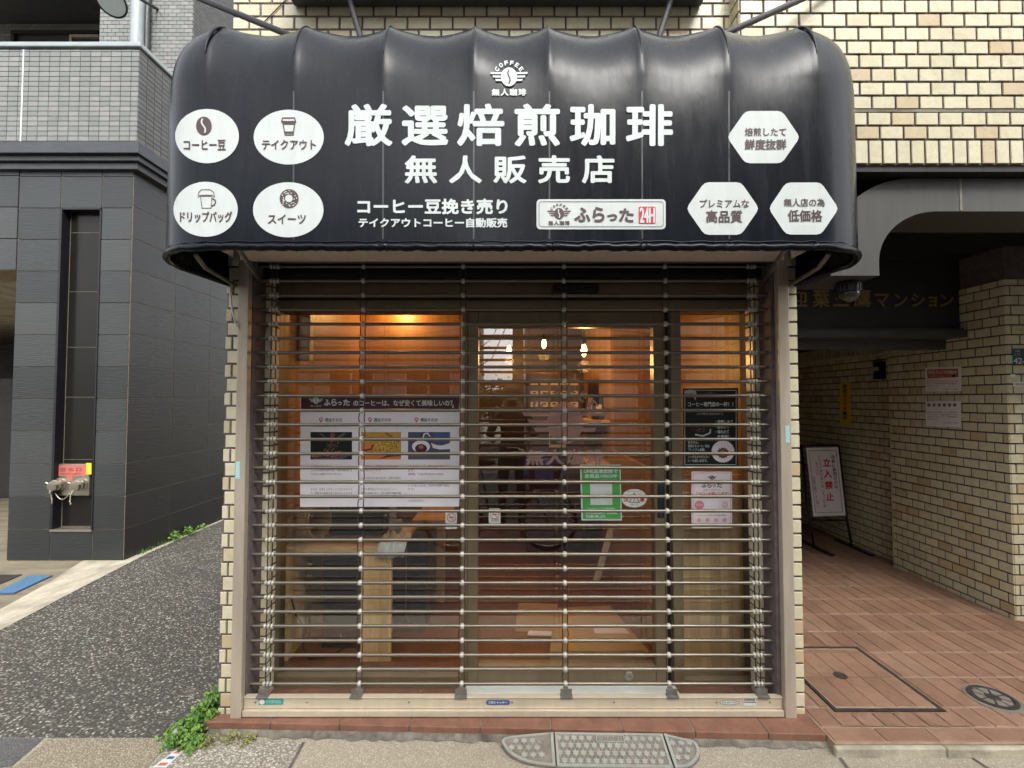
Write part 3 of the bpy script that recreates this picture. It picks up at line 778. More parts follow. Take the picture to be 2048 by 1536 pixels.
# upper wall behind the balcony
UY = 3.35
ux0, ux1 = P(200, 60, UY).x, P(386, 60, UY).x
mb = MB(); mb.box(ux0, ux1, UY + .004, UY + 1.4, 4.0, 7.5, 1); mb.box(ux1 - .3, ux1 - .004, UY, 9, 4.0, 7.5, 1)
mb.tiles((ux0, UY, 4.0), X, Z, FR, ux1 - ux0, 3.4, .0965, .0455, .0045, bond=.5, proud=.005, inset=.001)
mb.build('wall', ['gray_mosaic', 'grout_dark'], dkb)
mb = MB(); mb.tiles((ux1, UY, 4.0), Y_, Z, RT, 5, 3.4, .0965, .0455, .0045, bond=.5, proud=.005, inset=.001)
mb.tiles((ux0, UY + 1.3, 4.0), (0, -1, 0), Z, LF, 1.3, 3.4, .0965, .0455, .0045, bond=.5, proud=.005, inset=.001)
mb.build('side_wall', ['gray_mosaic_shaded', 'grout_dark'], dkb)
RY = 4.6
mb = MB(); mb.box(-9, ux0, RY + .003, RY + .2, 4.0, 7.5, 1); mb.tiles((-9, RY, 4.0), X, Z, FR, 9 + ux0, 3.4, .0965, .0455, .0045, bond=.5, proud=.004, inset=.001)
mb.build('recess_wall', ['gray_mosaic', 'grout_dark'], dkb)
mb = MB(); mb.box(-9, ux0 + .2, BY + .8, RY, 7.3, 7.4); mb.build('balcony_ceiling', 'dark_beam', dkb)
a, b = P(30, 66, RY), P(200, 150, RY)
wm = MB(); wm.box(a.x, b.x, RY - .06, RY - .006, a.z - .05, a.z); wm.box(a.x, a.x + .05, RY - .06, RY - .006, b.z, a.z - .05); wwn = wm.build('window', 'bronze_dark', dkb)
mx = P(147, 80, RY).x
wm = MB(); wm.box(mx - .02, mx + .02, RY - .05, RY - .012, b.z, a.z - .06); wm.box(mx + .02, b.x, RY - .05, RY - .012, a.z - .10, a.z - .06); wm.build('frame', 'alu_beige', wwn)
wm = MB(); wm.box(a.x + .05, b.x, RY - .011, RY - .007, b.z, a.z - .05); wm.build('pane', 'window_dark', wwn)
p0 = P(272, 60, UY - .12)
mb = MB(); mb.tube([(p0.x, UY - .1, 4.1), (p0.x, UY - .1, 7.4)], .07, 18)
for z in (5.3, 6.7): mb.tube([(p0.x, UY - .1, z), (p0.x, UY - .1, z + .04)], .078, 18)
mb.build('drain_pipe', 'drain_pipe', dkb, smooth=True, angle=40)
mb = MB(); xx = P(293, 60, UY - .05).x; mb.tube([(xx, UY - .04, 4.1), (xx, UY - .04, 7.4)], .035, 10); mb.build('drain_pipe', 'ledge_slate', dkb, smooth=True, angle=40)
# round lamp head over the balcony
lp = P(222, 2, 2.6)
ld = thing('round_lamp', 'round lamp head with pale underside and dark rim above the balcony', 'lamp', lp)
ax = Vector((.10, -.62, -.78)).normalized()
mb = MB(); mb._lathe(lp, ax, [(-.10, .03), (-.06, .09), (-.01, .15), (.012, .153), (.012, .136), (.006, .134)], 36, 0, .5); mb.build('housing', 'black_metal', ld, smooth=True, angle=40)
mb = MB(); mb._lathe(lp, ax, [(.0045, .1), (.0075, .134), (.0085, .0)], 36, 0, .5); mb.build('diffuser', 'sticker', ld)
mb = MB(); mb.tube([lp - ax * .08, lp - ax * .08 + Vector((-.05, .3, .32)), lp + Vector((-.1, 1.2, .75))], .018, 10); mb.build('arm', 'black_metal', ld, smooth=True)

# fire hose inlet in the niche
fy = FY + .074
c0, c1 = P(98, 927, fy), P(184, 990, fy)
fh = thing('fire_inlet', 'stainless twin fire hose inlet with an orange plate in the dark column', 'fire inlet', ((c0.x + c1.x) / 2, fy, c1.z))
mb = MB(); mb.box(c0.x, c1.x, fy - .035, fy + .0, c1.z, c0.z); mb.build('back_plate', 'stainless', fh, bevel=.006)
ft = Art(on_y(fy - .0355)); ft.quad([(109, 931), (172, 930), (172, 952), (110, 952)], 'print_softred', .0008)
ft.text('送水口', 119, 935, 163, 943, 'print_brown', .0016, .3, 1.35); ft.text('連結送水管用', 121, 945.5, 161, 949.5, 'print_brown', .0016)
ft.quad([(133, 953), (145, 953), (145, 962), (134, 962)], 'print_softred', .0008); ft.rect(172, 926, 183, 949, 'print_yellow', .0012)
ft.build('label_plate', fh)
for px in (119, 163):
    q = P(px, 968, fy - .035); d = Vector((.06, -.95, -.10)).normalized()
    mb = MB(); mb._lathe(q, d, [(-.01, .062), (.012, .062), (.016, .048), (.03, .046), (.034, .054), (.05, .054), (.055, .042), (.070, .040), (.073, .047), (.088, .045), (.092, .03), (.092, 0)], 24, 0, .5)
    e = q + d * .080
    for k in range(3):
        t = 2 * math.pi * k / 3 + .4; s_ = Vector((math.cos(t), 0, math.sin(t)))
        mb.tube([e + s_ * .035, e + s_ * .068 + d * .012], [.011, .008], 8)
    mb.build('nozzle', 'stainless', fh, smooth=True, angle=35)
    mb = MB(); prev = e + Vector((-.02, 0, -.04))
    for k in range(8):
        nx = prev + Vector((R.uniform(-.006, .012), R.uniform(-.006, .006), -.017)); mb.tube([prev, nx], .0065, 6); prev = nx
    mb.build('chain', 'stainless', fh, smooth=True)
mb = MB(); q = P(108, 983, fy - .07); q2 = P(140, 986, fy - .06)
mb.tube([q.lerp(q2, t) - Vector((0, 0, .07 * math.sin(math.pi * t))) for t in [k / 12 for k in range(13)]], .006, 6); mb.build('chain', 'stainless', fh, smooth=True)

# ================================================================== AWNING
A_Z0, A_AZ, A_AY, A_YC, A_BOT = 2.845, .32, .18, -.37, 2.150
A_HX, RC = 1.458, .272
RIBS = [-1.176, -.834, -.492, -.146, .143, .497, .829, 1.168]
def a_phi(z):
    return 0.0 if z <= A_Z0 else math.asin(min(1.0, (z - A_Z0) / A_AZ))
def a_hx(z): return A_HX - .13 * (1 - math.cos(a_phi(z))) ** 2 + .040 * min(.7, z - A_BOT)
def a_yf(z): return A_YC - A_AY * math.cos(a_phi(z)) + .040 * max(0, min(1.4, (z - A_BOT) / .7))
def a_k(z): return 1 + .04 * max(0.0, min(1.0, (z - A_BOT) / .85))
def a_sag(x, z):
    s = 0.0; x = x / a_k(z)
    w = max(0.0, min(1.0, (z - 2.72) / .38)); amp = .040 * w ** 1.6
    for a, b in zip(RIBS, RIBS[1:]):
        if a <= x <= b:
            t = (x - a) / (b - a); s = amp * max(0.0, math.sin(math.pi * t)) ** 1.25
    for r in RIBS:
        s -= .010 * w * math.exp(-((x - r) / .022) ** 2)
    return s
def a_front(x, z):
    hx, yf = a_hx(z), a_yf(z); e = abs(x) - (hx - RC)
    if e <= 0: return yf + a_sag(x, z)
    e = min(e, RC * .9995)
    return yf + RC - math.sqrt(RC * RC - e * e) + a_sag(x, z)
def a_hit(px, py):
    y = -.55; p = P(px, py, y)
    for _ in range(30):
        y2 = a_front(p.x, p.z); y = y + .7 * (y2 - y); p = P(px, py, y)
    return p
def on_awning(px, py, off):
    p = a_hit(px, py); h = .002
    gx = (a_front(p.x + h, p.z) - a_front(p.x - h, p.z)) / (2 * h); gz = (a_front(p.x, p.z + h) - a_front(p.x, p.z - h)) / (2 * h)
    n = Vector((gx, -1, gz)); n.normalize()
    return p + n * (off * 1.5 + .0012 + .0035 * max(0.0, min(1.0, (p.z - 2.6) / .3)))
awn = thing('awning', 'black vinyl barrel awning with white shop lettering and round and six-sided stickers', 'awning', (0, -.25, 2.125))
zs = [A_BOT + (A_Z0 - A_BOT) * k / 8 for k in range(9)] + [A_Z0 + A_AZ * math.sin(rad(88.5 * k / 30)) for k in range(1, 31)]
xs_ = set()
for a, b in zip(RIBS, RIBS[1:]):
    for k in range(17): xs_.add(round(a + (b - a) * k / 16, 5))
for r in RIBS:
    for d in (.0045, .009, .014, .021): xs_.add(round(r + d, 5)); xs_.add(round(r - d, 5))
NF = sorted(x for x in xs_ if abs(x) <= 1.17)
mb = MB(); rows = []
wav = [R.uniform(-1, 1) for _ in range(40)]
for zi, z in enumerate(zs):
    hx, yf = a_hx(z), a_yf(z); row = []
    xf = hx - RC
    side = [(.10, -.045), (-.02, -.032), (-.14, -.018), (-.24, -.006)]
    for y, o in side:
        if y > yf + RC: row.append((-(hx + o), max(y, yf + RC), z))
        else: row.append((-hx, yf + RC, z))
    for k in range(11):
        t = rad(9 * k); x = -(xf + RC * math.cos(t)); row.append((x, yf + RC - RC * math.sin(t) + a_sag(x, z), z))
    for x in NF:
        xx = max(-xf + .001, min(xf - .001, x * a_k(z))); row.append((xx, yf + a_sag(xx, z), z))
    for k in range(10, -1, -1):
        t = rad(9 * k); x = xf + RC * math.cos(t); row.append((x, yf + RC - RC * math.sin(t) + a_sag(x, z), z))
    for y, o in reversed(side):
        if y > yf + RC: row.append((hx + o, max(y, yf + RC), z))
        else: row.append((hx, yf + RC, z))
    rows.append(row)
n = len(rows[0])
for i, row in enumerate(rows): mb.v += row
for i in range(len(rows) - 1):
    for k in range(n - 1):
        mb.f.append((i * n + k, i * n + k + 1, (i + 1) * n + k + 1, (i + 1) * n + k)); mb.mi.append(0); mb.t.append(.5)
o = len(mb.v); top = rows[-1]
mb.v += [(x, .10, z) for x, y, z in top]
for k in range(n - 1): mb.f.append(((len(rows) - 1) * n + k, (len(rows) - 1) * n + k + 1, o + k + 1, o + k)); mb.mi.append(0); mb.t.append(.5)
cover = mb.build('cover', 'vinyl', awn, smooth=True)
hm = MB(); hp = [Vector(p) + Vector((0, .004, 0)) for p in rows[0]]
hp2 = []
for k, p in enumerate(hp):
    hp2.append(p + Vector((0, R.uniform(-.0015, .0015), R.uniform(-.003, .003))))
hm.tube([p for i, p in enumerate(hp2) if i == 0 or (p - hp2[i - 1]).length > .004], .014, 10); hm.build('hem', 'vinyl', awn, smooth=True)
hm = MB(); hm.tube([Vector(p) + Vector((0, .0005, .020 + .002 * math.sin(k * .9) + R.uniform(-.002, .002))) for k, p in enumerate(rows[0])][6:-6:2], .0032, 6); hm.build('hem_fold', 'vinyl', awn, smooth=True)
# piping on the two outer ribs and along each rib top
for r in RIBS:
    pts = [Vector((r * a_k(z), a_front(r * a_k(z), z) - .001, z)) for z in zs[14:-1]]
    rb = MB(); rb.tube(pts, [(.0040 if abs(r) < 1.1 else .006) * min(1, .15 + i * .14) for i in range(len(pts))], 8); rb.build('rib_piping', 'vinyl', awn, smooth=True)
for r in RIBS[1:-1]:
    q = [(r * a_k(z), z) for z in [A_BOT + .03 + k * .06 for k in range(11)]]
    sm = MB()
    for (xa, za), (xb, zb2) in zip(q, q[1:]): sm.add([(xa - .003, a_front(xa, za) - .0006, za), (xa + .003, a_front(xa, za) - .0006, za), (xb + .003, a_front(xb, zb2) - .0006, zb2), (xb - .003, a_front(xb, zb2) - .0006, zb2)], [(0, 1, 2, 3)])
    sm.build('seam', 'vinyl_seam', awn)
# frame tubes seen from below
for sx in (-1, 1):
    fb = MB(); fb.tube([(sx * 1.285, .05, 2.17), (sx * 1.10, -.50, 2.20)], .010, 8); fb.tube([(sx * 1.40, .06, 2.14), (sx * 1.335, -.3, 2.14), (sx * 1.27, -.46, 2.15)], .009, 8)
    fb.tube([(sx * 1.26, -.20, 2.18), (sx * 1.26, -.20, 2.30)], .014, 8)
    fb.build('frame', 'bracket', awn, smooth=True)
cbm = MB(); cbm.tube([P(462, 560, -.02), P(461, 585, -.03), P(464, 620, -.035), P(472, 648, -.03), P(486, 670, -.01)], .005, 8); cbm.build('cable', 'white_paint', awn, smooth=True)
# stay rods up to the wall
for (a, b, ya, yb) in (((590, 75), (330, -32), -.26, .0), ((724, 84), (690, -30), -.26, .02), ((1315, 84), (1351, -30), -.26, .02), ((1440, 72), (1700, -45), -.26, -.05)):
    s_ = MB(); s_.tube([P(*a, ya), P(*b, yb)], .014, 12); s_.build('stay_rod', 'black_metal', awn, smooth=True, angle=40)
cw = MB(); cw.tube([P(520, 52, .05), P(575, -4, .05)], .0025, 6); cw.build('wire', 'black_metal', awn)
# stickers and lettering (measured off the photograph, laid on the curved cover)
def round_sticker(cx, cy, rx, ry, word, wx0, wx1, wy0, wy1):
    a = Art(on_awning); a.ellipse(cx, cy, rx, ry, 'sticker', .0005, 9, 64); s_ = a.build('sticker', awn, smooth=True)
    a = Art(on_awning); a.text(word, wx0, wy0, wx1, wy1, 'taupe', .0016, .5); a.build('lettering', s_)
    return s_
s1 = round_sticker(415, 273, 63.5, 54, 'コーヒー豆', 369, 452, 281, 301)
a = Art(on_awning); a.ellipse(409, 253, 15.5, 18.5, 'taupe', .0014, 3); a.line([(407, 239), (405, 243), (405, 247), (407, 251), (410, 255), (412, 259), (412, 263), (411, 267)], 3, 'sticker', .0022); a.build('icon', s1)
s2 = round_sticker(578, 275, 70, 54.5, 'テイクアウト', 525, 632, 281, 300)
a = Art(on_awning); a.line([(566, 237), (590, 237), (592, 244), (564, 244)], 2.2, 'taupe', .0014, True); a.line([(567, 249), (571, 271), (587, 271), (590, 249)], 2.2, 'taupe', .0014, True); a.rect(564, 243, 593, 247, 'taupe', .0016).rect(570, 264, 587, 268, 'taupe', .0016); a.build('icon', s2)
s3 = round_sticker(412, 419, 64, 55, 'ドリップバッグ', 362, 465, 424, 445)
a = Art(on_awning); a.line([(404, 380), (421, 380), (428, 385), (430, 394), (428, 395), (426, 391), (401, 391), (399, 395), (397, 394), (399, 385)], 1.2, 'taupe', .0014, True); a.line([(402, 393), (405, 417), (423, 417), (425, 393)], 1.2, 'taupe', .0014, True)
a.line([(426, 398), (431, 401), (432, 406), (429, 411), (424, 413)], 2.4, 'taupe', .0014); a.build('icon', s3)
s4 = round_sticker(577, 420, 70.5, 55, 'スイーツ', 537, 612, 430, 448)
a = Art(on_awning); a.ellipse(579, 398, 19, 19, 'taupe', .0014, 3)
for k in range(26):
    t = R.uniform(0, 6.28); r = R.uniform(10, 17); x, y = 579 + r * math.cos(t), 398 + r * math.sin(t); u = R.uniform(0, 3.1)
    a.line([(x - 1.6 * math.cos(u), y - 1.6 * math.sin(u)), (x + 1.6 * math.cos(u), y + 1.6 * math.sin(u))], 1.5, 'sticker', .0022)
a.ellipse(579, 398, 7.5, 7.5, 'sticker', .0024, 2); a.build('icon', s4)
def hex_sticker(cx, cy, hw, hh, l1, l2):
    p = [(cx - hw, cy), (cx - hw + hw * .50, cy - hh), (cx + hw * .5, cy - hh), (cx + hw, cy), (cx + hw * .5, cy + hh), (cx - hw * .5, cy + hh)]
    q = []
    for i in range(6):
        a0, b0, c0_ = p[i - 1], p[i], p[(i + 1) % 6]
        def toward(u, v, d): l = math.hypot(v[0] - u[0], v[1] - u[1]); return (u[0] + (v[0] - u[0]) * d / l, u[1] + (v[1] - u[1]) * d / l)
        e, f = toward(b0, a0, 9), toward(b0, c0_, 9); m_ = ((e[0] + f[0]) / 4 + b0[0] / 2, (e[1] + f[1]) / 4 + b0[1] / 2)
        q += [e, m_, f]
    a = Art(on_awning); a.blob(resample(q, 6), 'sticker', .0005, 8, (cx, cy)); s_ = a.build('sticker', awn, smooth=True)
    a = Art(on_awning)
    a.text(l1[0], l1[1], l1[3], l1[2], l1[4], 'taupe', .0016, .3); a.text(l2[0], l2[1], l2[3], l2[2], l2[4], 'taupe', .0016, .65)
    a.build('lettering', s_)
hex_sticker(1526.5, 275, 73, 52, ('焙煎したて', 1489, 1571, 257, 273), ('鮮度抜群', 1489, 1571, 280, 300))
hex_sticker(1445, 417.5, 73, 52.5, ('プレミアムな', 1399, 1497, 400, 416), ('高品質', 1412, 1483, 422, 446))
hex_sticker(1606.5, 417.5, 70, 52, ('無人店の為', 1567, 1648, 398, 414), ('低価格', 1575, 1643, 421, 444))
a = Art(on_awning); a.text('厳選焙煎珈琲', 692, 211, 1343, 291, 'white_print', .0008, 2.5, 1.33); a.build('lettering', awn)
a = Art(on_awning); a.text('無人販売店', 811, 313, 1227, 366, 'white_print', .0008, 1.7, 1.62); a.build('lettering', awn)
a = Art(on_awning); a.text('コーヒー豆挽き売り', 716, 399, 1014, 428, 'white_print', .0008, 1.2, 1.02); a.build('lettering', awn)
a = Art(on_awning); a.text('テイクアウトコーヒー自動販売', 718, 437, 1014, 455, 'white_print', .0008, .7, 1.0); a.build('lettering', awn)
a = Art(on_awning); logo(a, 1018, 156, 18.5, 'white_print', 'vinyl', .0008); a.build('emblem', awn)
a = Art(on_awning); a.blob(resample(rrect(1073, 399, 1331, 459, 8), 6), 'sticker', .0005, 8); s_ = a.build('name_plate', awn, smooth=True)
a = Art(on_awning); a.line(rrect(1078, 404, 1326, 454, 5), 1.1, 'print_grey', .0013, True); logo(a, 1118, 428, 11.5, 'taupe', 'sticker', .0014)
brush = lambda a, ch, x0, y0, x1, y1, m, r=0, b=1.0: a.text(ch, x0, y0, x1, y1, m, .0014, b, 1, r)
brush(a, 'ふ', 1150, 417, 1180, 444, 'taupe', .08, 1.3); brush(a, 'ら', 1186, 416, 1208, 444, 'taupe', .05, 1.3); brush(a, 'っ', 1215, 430, 1233, 442, 'taupe', .0, 1.2); brush(a, 'た', 1239, 419, 1266, 444, 'taupe', .08, 1.2)
a.build('lettering', s_)
a = Art(on_awning); a.blob(resample(rrect(1277, 414, 1311, 448, 3), 5), 'print_red', .0014, 4); a.text('24H', 1279.5, 417, 1308.5, 446, 'white_print', .0024, .9); a.build('emblem', s_)
# side stickers, seen edge on
for sx in (-1, 1):
    for z0, z1 in ((2.24, 2.42), (2.60, 2.82)):
        sm = MB(); xx = sx * (a_hx(z0) + .004); x2 = sx * (a_hx(z1) + .004)
        sm.add([(xx, -.27, z0), (xx - sx * .025, -.08, z0), (x2 - sx * .025, -.08, z1), (x2, -.27, z1)], [(0, 1, 2, 3)])
        sm.build('sticker', 'sticker', awn)

# sign box above the awning
sb_ = thing('sign_box', 'dark underside of the long sign box above the awning', 'sign', (0, 0, 3.5))
a, b = P(585, 8, .03), P(1405, 8, .03)
mb = MB(); mb.box(a.x, b.x, -.10, .052, a.z, a.z + .6); mb.build('case', 'dark_beam', sb_, bevel=.01)
mb = MB(); mb.box(a.x + .01, b.x - .01, -.108, -.101, a.z + .02, a.z + .58); mb.build('face', 'sticker', sb_)

# ================================================================== ROLLING GRILLE SHUTTER
YB = .05
sh = thing('grille_shutter', 'closed pipe grille shutter of steel bars and link chains below the awning', 'shutter', (0, .04, 0))
PXL, PXR = (-1.356, -1.304), (1.316, 1.370)
for (x0, x1) in (PXL, PXR):
    g = MB(); g.box(x0, x1, -.022, .013, .034, 2.256)
    g.box(x0 + .004, x0 + .018, .013, .10, 0, 2.256); g.box(x1 - .018, x1 - .004, .013, .10, 0, 2.256)
    gr = g.build('guide_rail', 'alu_beige', sh, bevel=.003)
    c = Art(lambda u, v, off: Vector((u, -.0225 - off, v)))
    zz = 1.15 if x0 > 0 else 1.06
    xm = x1 - .02 if x0 > 0 else x0 + .016
    if x0 < 0: zz = P(482, 940, -.02).z
    else: zz = P(1567, 868, -.02).z
    c.put([(xm - .011, zz - .042), (xm + .011, zz - .042), (xm + .011, zz + .042), (xm - .011, zz + .042)], [(0, 1, 2, 3)], 'print_skyblue', .0005)
    for k in range(6): c.put([(xm - .007 + .003 * (k % 2), zz - .034 + k * .012), (xm + .006, zz - .034 + k * .012), (xm + .006, zz - .028 + k * .012), (xm - .007, zz - .028 + k * .012)], [(0, 1, 2, 3)], 'sticker', .0012)
    c.build('sticker', gr)
so = MB(); so.box(-1.352, 1.372, -.40, -.0215, 2.257, 2.266); so.box(-1.352, 1.372, -.405, -.4005, 2.257, 2.32); so.box(-1.353, -1.33, -.40, -.02, 2.2665, 2.4); so.box(1.35, 1.373, -.40, -.02, 2.2665, 2.4)
so.box(-1.303, 1.315, -.0214, .0, 2.2575, 2.265)
so.build('soffit_box', 'soffit', sh, bevel=.002)
dk = MB(); dk.box(-1.30, 1.31, .10, .17, 2.20, 2.45); dk.box(-1.30, 1.31, -.02, .10, 2.285, 2.3); dk.build('roller_cover', 'black_metal', sh)
bars_py = [533 + (1367.3 - 533) * k / 29 for k in range(30)]
bz = [P(1024, py, YB).z for py in bars_py]
proto = MB(); proto.tube([(-1.330, 0, 0), (-.5, 0, 0), (.5, 0, 0), (1.345, 0, 0)], .0082, 12)
b0 = proto.build('bar', 'bar_steel', None, smooth=True, angle=60); b0.location = (0, YB, bz[0]); adopt(b0, sh)
for z in bz[1:] + [P(1024, 524, YB).z]:
    c = b0.copy(); C.objects.link(c); c.parent = sh; c.matrix_parent_inverse = b0.matrix_parent_inverse.copy(); c.location = (0, YB, z + R.uniform(-.0008, .0008))
cxs = [P(px, 950, YB).x for px in (723, 925, 1129, 1334)]
for x in cxs:
    m = MB()
    for i, z in enumerate(bz):
        jx = R.uniform(-.0015, .0015)
        m._lathe((x + jx, YB, z), (1, 0, 0), [(-.010, .008), (-.009, .0115), (-.003, .0143), (.003, .0143), (.009, .0115), (.010, .008)], 14, 1, .5)
        if i + 1 < len(bz):
            z2 = bz[i + 1]
            for d, w in ((-.013, .0), (.013, .0)):
                tw = R.uniform(-.003, .003)
                m.tube([(x + jx + d, YB - .002, z - .012), (x + d * 1.05 + tw, YB - .004, (z + z2) / 2), (x + d, YB - .002, z2 + .012)], .0028, 6, 0)
    m.build('link_chain', ['chain', 'collar'], sh, smooth=True, angle=50)
for x, sg in ((-1.213, 1), (1.222, -1)):
    m = MB()
    for i, z in enumerate(bz):
        for d in (-.017, 0, .017):
            m._lathe((x + d, YB, z), (1, 0, 0), [(-.0065, .008), (-.005, .0125), (0, .0145), (.005, .0125), (.0065, .008)], 14, 1, .5)
        if i + 1 < len(bz):
            z2 = bz[i + 1]
            for d in (-.010, .012): m.tube([(x + d, YB - .001, z - .012), (x + d * 1.1, YB - .003, (z + z2) / 2), (x + d, YB - .001, z2 + .012)], .0036, 6, 0)
    m.build('link_chain', ['chain', 'collar'], sh, smooth=True, angle=50)
# links in the guide rails seen beyond the end collars
# bottom rail with stickers and screws, brackets on top
zt_ = P(1024, 1391, .02).z; zm = P(1024, 1413, .0).z
br = MB(); br.box(-1.302, 1.314, .0, .022, .068, zt_); br.box(-1.302, 1.314, -.004, .026, zt_ - .002 + .0021, zt_ + .006); br.box(-1.300, 1.312, -.018, .03, .040, .0675); br.box(-1.302, 1.314, -.003, -.0002, .070, .074)
rail = br.build('bottom_rail', 'alu_beige_low', sh, bevel=.003)
for x in cxs + [-1.213, 1.222]:
    k = MB(); k.box(x - .030, x + .030, -.004, .022, zt_ + .0065, zt_ + .009); k.box(x - .028, x + .028, .014, .018, zt_ + .009, bz[-1] - .004); k.box(x - .03, x + .03, -.0075, -.0045, zt_ - .001, zt_ + .009); k.box(x - .012, x + .012, .0185, .046, bz[-1] - .016, bz[-1] - .010)
    k.build('bracket', 'bracket', sh, bevel=.002)
ra = Art(on_y(-.0008))
for px in (511, 614, 818, 1024, 1228, 1433, 1540): ra.ellipse(px, 1405, 2, 2, 'bracket', .0003)
ra.build('screws', rail) if False else ra.build('screw_row', rail)
ra = Art(on_y(-.0008)); ra.quad([(517, 1398), (567, 1398), (566, 1409), (518, 1410)], 'print_teal', .0004); ra.ellipse(524, 1404, 5.5, 5, 'sticker', .0012); ra.text('防犯建物部品', 532, 1400, 562, 1407, 'print_skyblue', .0012); ra.build('sticker', rail)
ra = Art(on_y(-.0008)); ra.blob(rrect(972, 1400, 1020, 1410, 4.8), 'print_blue', .0004); ra.text('三和シャッター', 977, 1402.5, 1014, 1407.5, 'sticker', .0012, .15); ra.build('sticker', rail)
ra = Art(on_y(-.0008)); ra.ellipse(1459, 1405, 20, 4.8, 'print_navy', .0004); ra.ellipse(1459, 1405, 18.5, 4, 'sticker', .0010); ra.text('THE BEST STEP', 1444, 1403, 1474, 1407, 'print_navy', .0016); ra.build('sticker', rail)
ra = Art(on_y(-.0008)); ra.rect(1487, 1395, 1512, 1411, 'sticker', .0004); ra.rect(1487, 1404, 1512, 1405.5, 'print_black', .001)
for k in range(9): ra.rect(1489 + k * 2.4, 1396.5, 1490.3 + k * 2.4, 1402.5, 'print_black', .001)
ra.build('sticker', rail)

# ================================================================== POSTERS AND STICKERS ON THE GLASS
YP = YG - .0042
def poster(name, label, cat, pts, mat, y=YP, group=None, t=.0008):
    a = Art(on_y(y)); a.slab(pts, mat, t); o = a.build(name); tag(o, label, cat, group); return o
big = poster('poster', 'wide white poster with a maroon heading and three coffee photos on the window', 'poster', [(601, 794), (920, 794), (921, 1013), (600, 1014)], 'paper')
a = Art(on_y(YP - .0009)); a.quad([(602, 795), (919, 794), (919, 822), (602, 822)], 'print_maroon', .0003)
logo(a, 632, 801, 7, 'sticker', 'print_maroon', .0008, False, False); a.text('無人珈琲', 621, 810, 643, 814, 'sticker', .0008)
for ch, x0, x1, y0, y1 in (('ふ', 648, 660, 799, 811), ('ら', 663, 673, 798, 811), ('っ', 676, 683, 804, 810), ('た', 687, 699, 799, 811)): a.text(ch, x0, y0, x1, y1, 'sticker', .0008, .6)
a.text('のコーヒーは、なぜ安くて美味しいの？', 707, 800, 905, 812, 'sticker', .0008, .3)
a.quad([(904, 816), (906, 807), (908, 816)], 'sticker', .0008); a.quad([(917, 822), (919, 800), (920, 822)], 'sticker', .0008); a.build('heading', big)
cols = [(621, 704), (722, 802), (816, 900)]
a = Art(on_y(YP - .0009))
for k, (x0, x1) in enumerate(cols):
    xc = (642, 740, 833)[k]
    a.ellipse(xc, 838.5, 4, 4, 'print_softred', .0004); a.quad([(xc - 3, 841), (xc + 3, 841), (xc, 846)], 'print_softred', .0005); a.ellipse(xc, 838.5, 1.8, 1.8, 'paper', .0008)
    a.text('理由その' + '①②③'[k], xc + 8, 836, xc + 42, 843.5, 'print_grey', .0005, .2)
    a.text(('無人店なので安いです。', '大量に豆を仕入れている。', '焙煎後を最短期間で提供だから。')[k], x0 + (10, 4, -4)[k], 849, x1 - (11, 4, -8)[k], 854.5, 'print_grey', .0005)
red = ('人件費がかかりません', '価格を抑えても、高品質の豆を厳選し提供して', 'お店で焙煎したて、新鮮なまま提供してい')
body = [['ふらったは無人店のため、お店の販売にま', 'つわる人件費がかかりません。', '', '人件費の分、設備も最低限にしています。', '', 'その分、品質を上げることに全力をかけら', 'れ、商品その価格を低く抑えることができ'],
        ['し提供しています。', '', 'ふらったはまとめて仕入れ、焙煎も自社に', 'て一括で行い', '', 'プロの専門店がそれ以上のコーヒー', '豊富な品揃えかつ、良い焙煎や価格で提'],
        ['ます。', '焙煎後、２日以内の豆のみを販売。', '', 'コーヒーの香りは焼き立てに限り、風味が', 'とても良いものを、お求めの価格で販売。', 'です。', '', 'その間、常温保存で豆の熟成が進みます', 'いただけます。']]
for k, (x0, x1) in enumerate(cols):
    y = 930; a.text(red[k], x0, y, x0 + min(x1 - x0, len(red[k]) * 4.4), y + 5, 'print_red', .0005)
    y += 8
    for i, s_ in enumerate(body[k]):
        if s_: a.text(s_, x0, y, x0 + min(x1 - x0, len(s_) * 4.5), y + 5, 'print_red' if (k > 0 and i == 0) else 'print_grey', .0005)
        y += 7.6
a.build('lettering', big)
